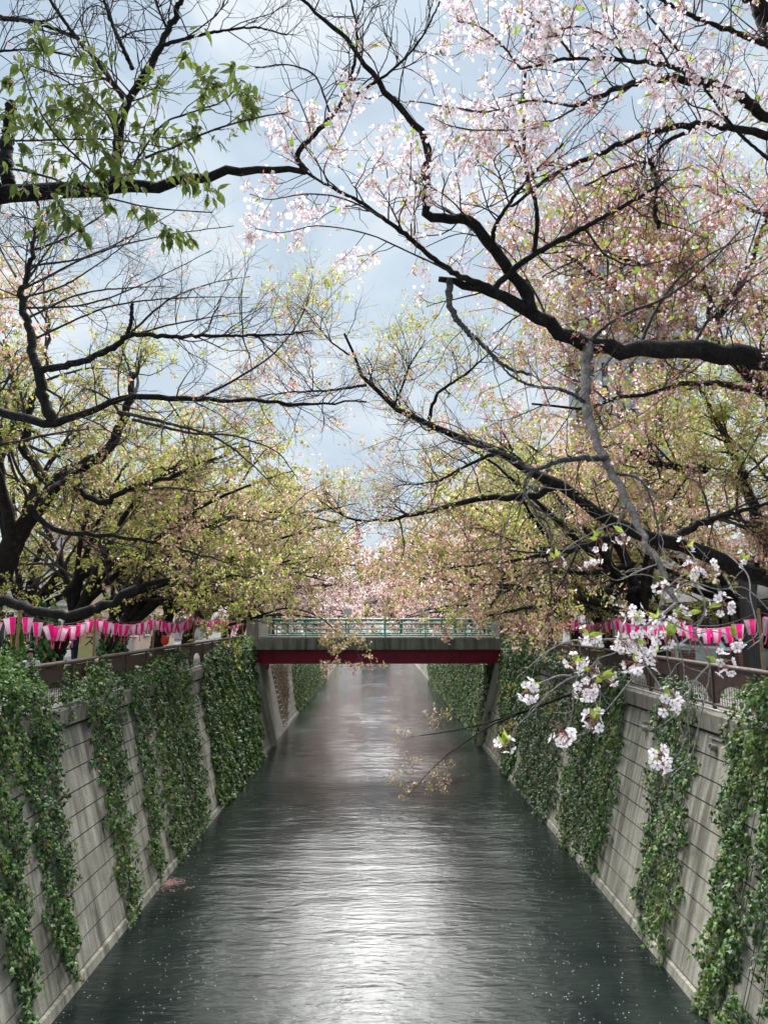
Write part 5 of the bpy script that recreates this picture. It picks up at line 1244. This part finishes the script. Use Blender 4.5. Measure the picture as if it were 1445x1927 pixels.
# ---- nearest right tree: limb at the right, blossom at the top, grey branch hanging to the near spray
base = (8.9, 6.6, 4.95)
T = Tree('nearest right cherry tree with white blossom clusters and a hanging grey branch', base, GR)
fk = np.array((8.3, 6.6, 8.3)); T.trunk(trunk_to(base, fk), 0.3, 0.24)
mainA = [([fk] + px_path([(1700, 735, 6.7), (1520, 690, 6.6), (1445, 678, 6.5), (1380, 672, 6.4), (1300, 655, 6.3), (1200, 657, 6.1), (1108, 650, 6.0), (1035, 612, 5.9), (985, 578, 5.8), (920, 545, 5.7), (870, 535, 5.6), (825, 525, 5.6)]), 0.125, 0.028)]
P0, R0 = limb_arrays(mainA, 70, 0.012)
R0[0] = np.interp(np.linspace(0, 1, 70), [0, 0.55, 0.8, 0.92, 1.0], [0.15, 0.105, 0.066, 0.05, 0.022])
T.part('limb', tubes(P0, R0, 14, cap=True, lump=0.045), [M_bark])
lim = [(px_path([(1000, 588, 5.8), (985, 545, 5.75), (950, 500, 5.7), (918, 455, 5.6), (885, 418, 5.55), (840, 412, 5.5), (803, 402, 5.4), (800, 345, 5.3), (806, 275, 5.2), (772, 226, 5.1), (735, 182, 5.0), (690, 125, 4.95), (650, 72, 4.9), (600, 30, 4.85), (545, -15, 4.8)]), 0.055, 0.010),
       (px_path([(925, 545, 5.7), (1000, 482, 5.6), (1100, 428, 5.5), (1200, 372, 5.5), (1260, 335, 5.5)]), 0.030, 0.012),
       (px_path([(930, 545, 5.7), (850, 512, 5.5), (760, 440, 5.3), (690, 388, 5.2), (620, 350, 5.1), (560, 318, 5.0)]), 0.030, 0.008),
       (px_path([(1500, 180, 6.0), (1445, 222, 5.9), (1400, 190, 5.8), (1340, 160, 5.7), (1260, 150, 5.6), (1200, 155, 5.5), (1140, 175, 5.4), (1080, 200, 5.3)]), 0.055, 0.016),
       (px_path([(1470, 262, 6.0), (1380, 240, 5.9), (1300, 235, 5.8), (1200, 257, 5.7), (1120, 292, 5.6), (1040, 330, 5.5), (960, 390, 5.4)]), 0.036, 0.012),
       (px_path([(1310, 240, 5.8), (1250, 270, 5.8), (1222, 300, 5.8), (1160, 320, 5.7), (1100, 350, 5.6)]), 0.02, 0.008),
       (px_path([(1222, 300, 5.8), (1235, 345, 5.8), (1232, 400, 5.8), (1240, 430, 5.8)]), 0.022, 0.018),
       (px_path([(1340, 160, 5.7), (1260, 125, 5.3), (1180, 115, 5.0), (1080, 110, 4.8), (980, 130, 4.7)]), 0.025, 0.008),
       (px_path([(1480, 100, 5.9), (1380, 60, 5.6), (1280, 20, 5.4), (1200, -30, 5.2)]), 0.03, 0.01),
       (px_path([(925, 470, 5.6), (930, 430, 5.5), (960, 380, 5.4), (1000, 330, 5.3), (1060, 270, 5.2)]), 0.020, 0.008),
       (px_path([(1005, 480, 5.6), (1010, 400, 5.5), (990, 320, 5.4), (985, 230, 5.3), (990, 120, 5.2), (1010, 20, 5.1)]), 0.020, 0.008),
       (px_path([(1500, 210, 6.0), (1470, 120, 6.0), (1440, 40, 6.0), (1400, -40, 6.0)]), 0.09, 0.06),
       (px_path([(1445, 300, 6.0), (1380, 240, 5.7), (1300, 130, 5.4), (1230, 40, 5.2), (1180, -20, 5.1)]), 0.015, 0.006)]
P1, R1 = T.limbs(lim, None, 10, 'limb', k=44, lump=0.05)
# white-blossom boughs at the top and over the gap
wh = [(px_path([(1080, 200, 5.3), (1000, 190, 4.9), (920, 210, 4.7), (840, 200, 4.6), (770, 190, 4.5)]), 0.012, 0.004),
      (px_path([(1080, 205, 5.3), (1010, 240, 4.9), (930, 245, 4.7), (860, 240, 4.6), (800, 215, 4.6)]), 0.010, 0.004),
      (px_path([(980, 130, 4.8), (940, 80, 4.7), (900, 50, 4.6), (860, 40, 4.6)]), 0.010, 0.004),
      (px_path([(1080, 110, 4.8), (1040, 60, 4.7), (990, 30, 4.6), (950, 10, 4.6)]), 0.010, 0.004),
      (px_path([(1180, 115, 5.0), (1140, 70, 4.8), (1090, 50, 4.7), (1030, 60, 4.7)]), 0.010, 0.004),
      (px_path([(1260, 125, 5.2), (1230, 80, 5.0), (1180, 60, 4.9), (1130, 90, 4.8)]), 0.010, 0.004),
      (px_path([(1380, 240, 5.8), (1340, 210, 5.4), (1290, 190, 5.3), (1240, 110, 5.2)]), 0.010, 0.004)]
wh2 = [(px_path([(850, 512, 5.5), (760, 470, 5.2), (690, 440, 5.1), (600, 425, 5.0), (530, 438, 5.0), (480, 430, 5.0)]), 0.008, 0.003),
       (px_path([(720, 410, 5.2), (650, 375, 5.1), (580, 365, 5.0), (510, 375, 5.0), (470, 365, 5.0)]), 0.008, 0.003),
       (px_path([(760, 440, 5.3), (730, 380, 5.2), (700, 330, 5.1), (720, 290, 5.0)]), 0.008, 0.003),
       (px_path([(620, 350, 5.1), (600, 310, 5.0), (560, 260, 4.9), (520, 200, 4.9)]), 0.006, 0.003),
       (px_path([(640, 360, 5.1), (610, 320, 5.0), (650, 240, 4.9), (672, 180, 4.9)]), 0.006, 0.003),
       (px_path([(885, 415, 5.5), (840, 370, 5.3), (790, 340, 5.2), (760, 300, 5.1)]), 0.008, 0.003)]
rd = [(px_path([(1035, 612, 5.9), (1000, 540, 6.0), (950, 470, 6.1), (870, 440, 6.2), (790, 470, 6.2)]), 0.012, 0.004),
      (px_path([(1100, 430, 5.5), (1140, 480, 5.7), (1200, 500, 5.9), (1280, 480, 6.0)]), 0.012, 0.004),
      (px_path([(1200, 657, 6.1), (1230, 590, 6.2), (1280, 520, 6.3), (1350, 470, 6.4), (1420, 440, 6.5)]), 0.018, 0.005),
      (px_path([(1300, 655, 6.3), (1340, 590, 6.4), (1390, 540, 6.5), (1450, 500, 6.6)]), 0.016, 0.005),
      (px_path([(1105, 645, 6.0), (1160, 600, 6.0), (1250, 560, 6.1), (1330, 500, 6.2), (1440, 380, 6.3)]), 0.018, 0.005),
      (px_path([(960, 390, 5.4), (940, 330, 5.3), (930, 300, 5.2), (960, 270, 5.1)]), 0.008, 0.004)]
Pw, Rw = T.limbs(wh, M_bark2, 6, 'bough'); Pw2, Rw2 = T.limbs(wh2, M_bark2, 6, 'bough'); Pr, Rr = T.limbs(rd, M_bark2, 6, 'bough')
A, Ra = spawn(Pw, Rw, 11, 0.42, R_(60), 6, 0.0, 0.2, 0.6, 0.005, 0.4, 0.15)
A2, Ra2 = spawn(Pw2, Rw2, 8, 0.34, R_(55), 6, 0.0, 0.2, 0.6, 0.004, 0.4, 0.2)
C, Rc = spawn(Pr, Rr, 12, 0.55, R_(60), 6, 0.02, 0.2, 0.6, 0.005, 0.4, 0.15)
D_, Rd = spawn(P1, R1, 14, 0.65, R_(60), 7, 0.04, 0.22, 0.45, 0.007, 0.35, 0.15)
D2, Rd2 = spawn(D_, Rd, 4, 0.3, R_(55), 5, 0.03, 0.22, 0.8, 0.004, 0.5, 0.2)
E_, Re = spawn(P0[:, 32:], R0[:, 32:], 16, 0.7, R_(70), 7, 0.05, 0.22, 0.3, 0.008, 0.35, 0.1)
E2, Re2 = spawn(E_, Re, 4, 0.35, R_(55), 5, 0.03, 0.22, 0.8, 0.004, 0.5, 0.2)
C2, Rc2 = spawn(C, Rc, 3, 0.25, R_(50), 5, 0.0, 0.2, 0.8, 0.003, 0.5)
T.part('branches', tubes(A, Ra, 5) + tubes(A2, Ra2, 5) + tubes(C, Rc, 5) + tubes(D_, Rd, 5) + tubes(D2, Rd2, 4) + tubes(E_, Re, 5) + tubes(E2, Re2, 4) + tubes(C2, Rc2, 4), [M_bark2], 'stuff')
def clusters(src, n, per, size, spread, tmin=0.3):
    c, t_ = along(src, n, tmin, 1.0); P_ = np.repeat(c, per, 0) + rng.normal(0, spread, (n * per, 3)) - np.array((0, 0, spread * 0.7)); return c, t_, P_
fl, ca, lf = [], [], []
for src, n, per in ((A, 330, 7), (A2, 190, 5), (Pw, 70, 7), (Pw2, 35, 5)):
    c, t_, q = clusters(src, n, per, 0.036, 0.034); fl.append(flowers_at(q, 0.037, FLW))
    ca.append(leaves_at(np.repeat(c, 7, 0), np.repeat(t_, 7, 0), 0.032, SLIV, 0, 0.018)); k_ = max(1, n // 4); lf.append(leaves_at(c[:k_], t_[:k_], 0.055, BIG, 0, 0.02, 0.2))
for src, n in ((C2, 900), (E2, 170), (D2, 800)):
    c, t_ = along(src, n, 0.3, 1.0)
    ca.append(leaves_at(np.repeat(c, 7, 0), np.repeat(t_, 7, 0), 0.034, SLIV, 0, 0.02)); k_ = n // 3
    fl.append(flowers_at(np.repeat(c[:k_], 3, 0) + rng.normal(0, 0.03, (k_ * 3, 3)), 0.035, FLW)); lf.append(leaves_at(c[-k_:], t_[-k_:], 0.06, BIG, 0, 0.02, 0.3))
T.part('blossom', fl, [M_petal], 'stuff'); T.part('calyces', ca, [M_calyx], 'stuff'); T.part('foliage', lf, [M_leaflime], 'stuff')

# hanging grey branch and its spray close to the viewer
gr = [(px_path([(1106, 648, 6.0), (1102, 700, 5.7), (1103, 760, 5.3), (1118, 820, 4.9), (1148, 885, 4.5), (1182, 950, 4.1), (1212, 1010, 3.75), (1238, 1062, 3.45), (1258, 1110, 3.25), (1272, 1138, 3.15)]), 0.046, 0.0105),
      (px_path([(1140, 862, 4.6), (1100, 862, 4.5), (1050, 868, 4.4), (1000, 884, 4.3), (965, 862, 4.3), (920, 842, 4.3), (850, 832, 4.4)]), 0.021, 0.006),
      (px_path([(845, 528, 5.6), (848, 580, 5.5), (880, 625, 5.4), (905, 645, 5.4), (950, 690, 5.3), (1000, 705, 5.3)]), 0.030, 0.010),
      (px_path([(1105, 760, 5.3), (1060, 735, 5.2), (1000, 725, 5.2), (960, 705, 5.2), (930, 670, 5.2)]), 0.016, 0.006),
      (px_path([(1150, 890, 4.5), (1200, 900, 4.3), (1225, 940, 4.2), (1238, 1000, 4.1), (1240, 1040, 4.1)]), 0.010, 0.004),
      (px_path([(1000, 884, 4.3), (985, 920, 4.2), (1010, 965, 4.1), (1030, 985, 4.1), (1038, 1020, 4.0)]), 0.010, 0.004)]
Pg, Rg = T.limbs(gr, M_barkg, 12, 'limb', k=60, lump=0.035)
tw = [[(1272,1136,3.15),(1240,1160,3.1),(1190,1196,3.0),(1160,1226,2.95),(1127,1238,2.9)], [(1180,1202,3.0),(1150,1203,3.0),(1080,1205,2.95),(1030,1226,2.9),(985,1265,2.9),(970,1278,2.9)],
      [(1190,1196,3.0),(1205,1225,2.95),(1212,1246,2.9),(1170,1300,2.85),(1140,1336,2.8),(1100,1380,2.8),(1075,1384,2.8)], [(1212,1246,2.9),(1230,1275,2.88),(1248,1302,2.85),(1278,1362,2.85),(1285,1398,2.85),(1270,1425,2.85),(1248,1428,2.85)],
      [(1272,1138,3.15),(1292,1162,3.1),(1312,1200,3.05),(1335,1250,3.0),(1326,1310,3.0),(1313,1370,3.0),(1300,1420,3.0),(1262,1462,3.0)], [(1335,1250,3.0),(1302,1290,2.98),(1293,1340,2.98),(1297,1400,2.98),(1285,1440,2.98)],
      [(1127,1238,2.9),(1105,1260,2.9),(1050,1290,2.88),(1000,1340,2.86),(970,1370,2.85),(957,1400,2.85)], [(1075,1272,2.9),(1050,1272,2.9),(1015,1286,2.88),(995,1298,2.87)], [(1262,1180,3.1),(1275,1212,3.05),(1287,1270,3.0),(1276,1330,3.0),(1262,1352,3.0),(1235,1370,3.0)],
      [(1262,1118,3.2),(1300,1096,3.15),(1350,1109,3.1),(1400,1106,3.1),(1440,1142,3.05),(1460,1170,3.0)], [(1212,1232,2.95),(1250,1224,3.0),(1300,1220,3.0),(1338,1247,3.0)], [(1090,1262,2.9),(1078,1300,2.9),(1078,1330,2.9),(1073,1362,2.9)],
      [(1305,1095,3.15),(1325,1130,3.1),(1322,1160,3.1),(1302,1200,3.05),(1295,1232,3.05)], [(1214,1012,3.75),(1165,985,3.7),(1120,1000,3.6),(1075,1025,3.55),(1048,1048,3.5)], [(1240,1160,3.1),(1300,1190,3.05),(1340,1188,3.0),(1376,1196,3.0)],
      [(1350,1108,3.1),(1358,1130,3.05),(1358,1150,3.05)], [(1255,1105,3.3),(1290,1080,3.2),(1320,1072,3.15),(1345,1078,3.1)], [(1300,1096,3.15),(1310,1060,3.2),(1290,1030,3.3)], [(1240,1060,3.45),(1200,1075,3.3),(1160,1092,3.2),(1130,1075,3.2)],
      [(1108,1262,2.9),(1128,1300,2.9),(1125,1345,2.85)], [(1360,1035,3.6),(1405,1080,3.4),(1412,1130,3.3),(1425,1190,3.2),(1395,1215,3.2)], [(1445,1165,3.1),(1432,1200,3.1),(1405,1222,3.1)]]
Pt, Rt = T.limbs([(px_path(p), 0.0042 if i else 0.008, 0.0018) for i, p in enumerate(tw)], M_twigpale, 6, 'twig', rough=0.01)
G2, Rg2 = spawn(Pg[1:], Rg[1:], 9, 0.55, R_(60), 8, -0.06, 0.22, 0.5, 0.005, 0.4, 0.15); G3, Rg3 = spawn(Pt, Rt, 3, 0.12, R_(55), 5, -0.03, 0.25, 0.7, 0.0022, 0.6, 0.2)
H2, Rh2 = spawn(Pg[:1, 20:], Rg[:1, 20:], 12, 0.5, R_(65), 8, -0.03, 0.22, 0.35, 0.005, 0.4, 0.1)
T.part('twigs', tubes(G2, Rg2, 5) + tubes(G3, Rg3, 4) + tubes(H2, Rh2, 5), [M_twigpale], 'stuff')
# pendulous bare twigs round the grey side branch
K2, Rk2 = spawn(Pg[[1, 5]], Rg[[1, 5]], 12, 0.9, R_(50), 12, -0.07, 0.16, 0.5, 0.004, 0.4, 0.2)
T.part('hanging_twigs', tubes(K2, Rk2, 5), [M_barkg], 'stuff')

spots = [(992,1301,9,2),(1059,1382,10,0),(1115,1351,7,3),(1106,1296,10,0),(1082,1242,9,3),(1108,1262,5,2),(1142,1271,4,4),(1255,1316,10,1),(1236,1408,5,1),(1242,1442,6,1),(1358,1138,9,2),(1357,1247,10,3),(1378,1199,5,2),(1294,1074,8,2),(1336,1071,8,1),(1250,1102,9,1),(1194,1154,9,3),(1277,1164,9,3),(1198,1206,9,3),(1104,1195,6,2),(1170,1209,8,1),(1250,1199,10,3),(1191,1244,9,1),(1229,1233,7,2),(943,1400,4,4),(1115,1060,6,3),(1045,1050,5,3),(1170,1012,5,1),(1285,1032,6,1),(1125,1020,3,3),(1230,1165,6,2),(1300,1150,5,1),(1400,1050,4,2)]
fme = mesh_np('flower', [(FNV, FNF, 0, True), (np.array([(0.10 * math.cos(a), 0.10 * math.sin(a), -0.02) for a in np.arange(6) * 1.047]), np.array([(0, 1, 2, 3, 4, 5)]), 1, False)], [M_petalw, M_heart])
lme = mesh_np('leaf', [(BGL, BGF, 0, True)], [M_leaflime])
allt = Pt.reshape(-1, 3)
for i, (x, y, nf, nl) in enumerate(spots):
    nf = int(nf * 1.15)
    # depth of the nearest twig, so that the cluster sits on the spray
    scr = (allt - np.array(EYE)) @ RC; px_ = CXP + FPX * scr[:, 0] / -scr[:, 2]; py_ = CYP - FPX * scr[:, 1] / -scr[:, 2]
    j = np.argmin((px_ - x) ** 2 + (py_ - y) ** 2); c = at(x, y, allt[j, 1]); hub = c + (allt[j] - c) * 0.45 if np.hypot(px_[j] - x, py_[j] - y) < 45 else c
    stal, cal = [], []
    cl = None; fp = []
    pink = y < 1100 or i in (20, 5, 6)
    for q in range(nf):
        v_ = unit(rng.normal(size=3) * np.array((1, 0.8, 0.8)) + np.array((0, -0.35, -0.35))); tip = c + v_ * rng.uniform(0.030, 0.058); m_ = (hub + tip) / 2 + np.array((0, 0, 0.008)); stal.append([hub, m_, tip]); fp.append((tip, v_))
    nb_ = 5 if pink else 2
    for q in range(nb_):
        v_ = rnd(1)[0]; tip = c + v_ * rng.uniform(0.02, 0.05); stal.append([hub, (hub + tip) / 2, tip]); cal.append((tip, v_))
    ch = tubes(np.array(stal), np.full((len(stal), 3), 0.0014), 4)
    cv = np.array([a for a, _ in cal]); ch.append(place(np.array([(-0.2, 0, -0.2), (0.2, 0, -0.2), (0, 0.0, 0.28), (0, 1, 0)]), np.array([(0, 1, 3), (1, 2, 3), (2, 0, 3), (0, 2, 1)]), cv, frames(np.array([b for _, b in cal]), rnd(len(cal))), np.full(len(cal), 0.016), 0))
    cl = T.part('blossom_cluster', ch, [M_calyx])
    for tip, v_ in fp:
        v2 = unit(v_ + 0.35 * rng.normal(size=3)); xx = unit(np.cross(v2, rnd(1)[0])); M = np.stack([xx, np.cross(v2, xx), v2], -1); s_ = 0.041 * rng.uniform(0.8, 1.1) * (0.8 if pink else 1)
        o = link('flower', fme, cl); o.matrix_basis = Matrix.Translation(Vector(tip - T.base)) @ Matrix(M.tolist()).to_4x4() @ Matrix.Diagonal((s_, s_, s_ * rng.uniform(0.6, 1.6), 1))
    for q in range(nl):
        tip = unit(np.array((0, -0.2, 0.55)) + 0.7 * rng.normal(size=3)); M = frames(tip[None], unit(np.array((0, -1.0, 0.3)) + 0.4 * rng.normal(size=3))[None])[0]; s_ = 0.055 * rng.uniform(0.7, 1.2)
        o = link('leaf', lme, cl); o.matrix_basis = Matrix.Translation(Vector(hub - T.base)) @ Matrix(M.tolist()).to_4x4() @ Matrix.Diagonal((s_, s_, s_, 1))

# ------------------------------------------------------------------ petals adrift on the water
n = 5200
y = 12 + rng.random(n) ** 1.6 * 45; x = rng.uniform(-6.2, 6.4, n)
k = rng.random(n) < np.clip(0.25 + 0.75 * (np.abs(x) / 6.0) ** 2 + 0.3 * np.sin(x * 1.7 + y * 0.5), 0.06, 1); x, y = x[k], y[k]
P = np.stack([x, y, np.full(len(x), 0.012)], 1); a = rng.uniform(0, 6.28, len(x)); t_ = np.stack([np.cos(a), np.sin(a), 0 * a], 1)
o = link('floating_petals', mesh_np('floating_petals', [place(SML, SMF, P, frames(t_, np.tile((0, 0, 1.0), (len(x), 1))), 0.03 * rng.uniform(0.6, 1.3, len(x)))], [M_petalw])); tag(o, 'pale cherry petals scattered adrift on the dark river', 'petals', None, 'stuff')
y0, z0 = on_wall(300, 1683, -1); c = at(304, 1680, y0 + 0.2); c = np.array((c[0], c[1], 0.012))
n = 1500; q = rng.normal(size=(n, 2)) * np.array((0.24, 0.17)); q[:, 1] += 0.3 * q[:, 0]; q2 = np.stack([rng.uniform(-0.3, 0.9, 160), rng.normal(-0.6, 0.05, 160)], 1); q2[:, 1] += 0.3 * q2[:, 0] + 0.06 * np.sin(q2[:, 0] * 9); q2 = q2[np.sin(q2[:, 0] * 17) > -0.4]
q = np.concatenate([q, q2]); q = q[c[0] + q[:, 0] > wx(-1, 0.1) + 0.12]; P = c + np.concatenate([q, rng.uniform(0, 0.012, (len(q), 1))], 1); a = rng.uniform(0, 6.28, len(q))
M_raft = leafmat('petal_raft_pink', [(0.6, (0.62, 0.36, 0.36)), (0.85, (0.55, 0.28, 0.27)), (1.0, (0.75, 0.6, 0.58))], 0.3, 0.7, 0.2)
o = link('petal_raft', mesh_np('petal_raft', [place(SML, SMF, P, frames(np.stack([np.cos(a), np.sin(a), 0 * a], 1), unit(np.tile((0, 0, 1.0), (len(q), 1)) + 0.2 * rng.normal(size=(len(q), 3)))), 0.035 * rng.uniform(0.6, 1.3, len(q)))], [M_raft])); tag(o, 'pink raft of matted petals against the left wall at the waterline', 'petals', None, 'stuff')
# overhead wires across the river beyond the bridge
for i, (py, lab) in enumerate(((1002, 'lowest'), (992, 'middle'), (984, 'highest'))):
    a, b = at(560, py, 58), at(860, py - 4, 58); t_ = np.linspace(-1.2, 2.2, 16)[:, None]; P = a + (b - a) * t_; P[:, 2] -= 0.15 * (1 - ((t_[:, 0] - 0.5) / 1.7) ** 2)
    o = link('overhead_wire', mesh_np('overhead_wire', tubes((P - P[0])[None], np.full((1, 16), 0.015), 4), [M_cord]), None, P[0]); tag(o, f'{lab} of the three dark overhead wires crossing the river past the bridge', 'wire', 'overhead wires')
if __import__('os').environ.get('STAT'):
    open('/tmp/stat.txt','w').write(repr(('TRIS', sum(len(o.data.loops) - 2 * len(o.data.polygons) for o in sc.objects if o.type == 'MESH'), 'OBJ', len(sc.objects))))
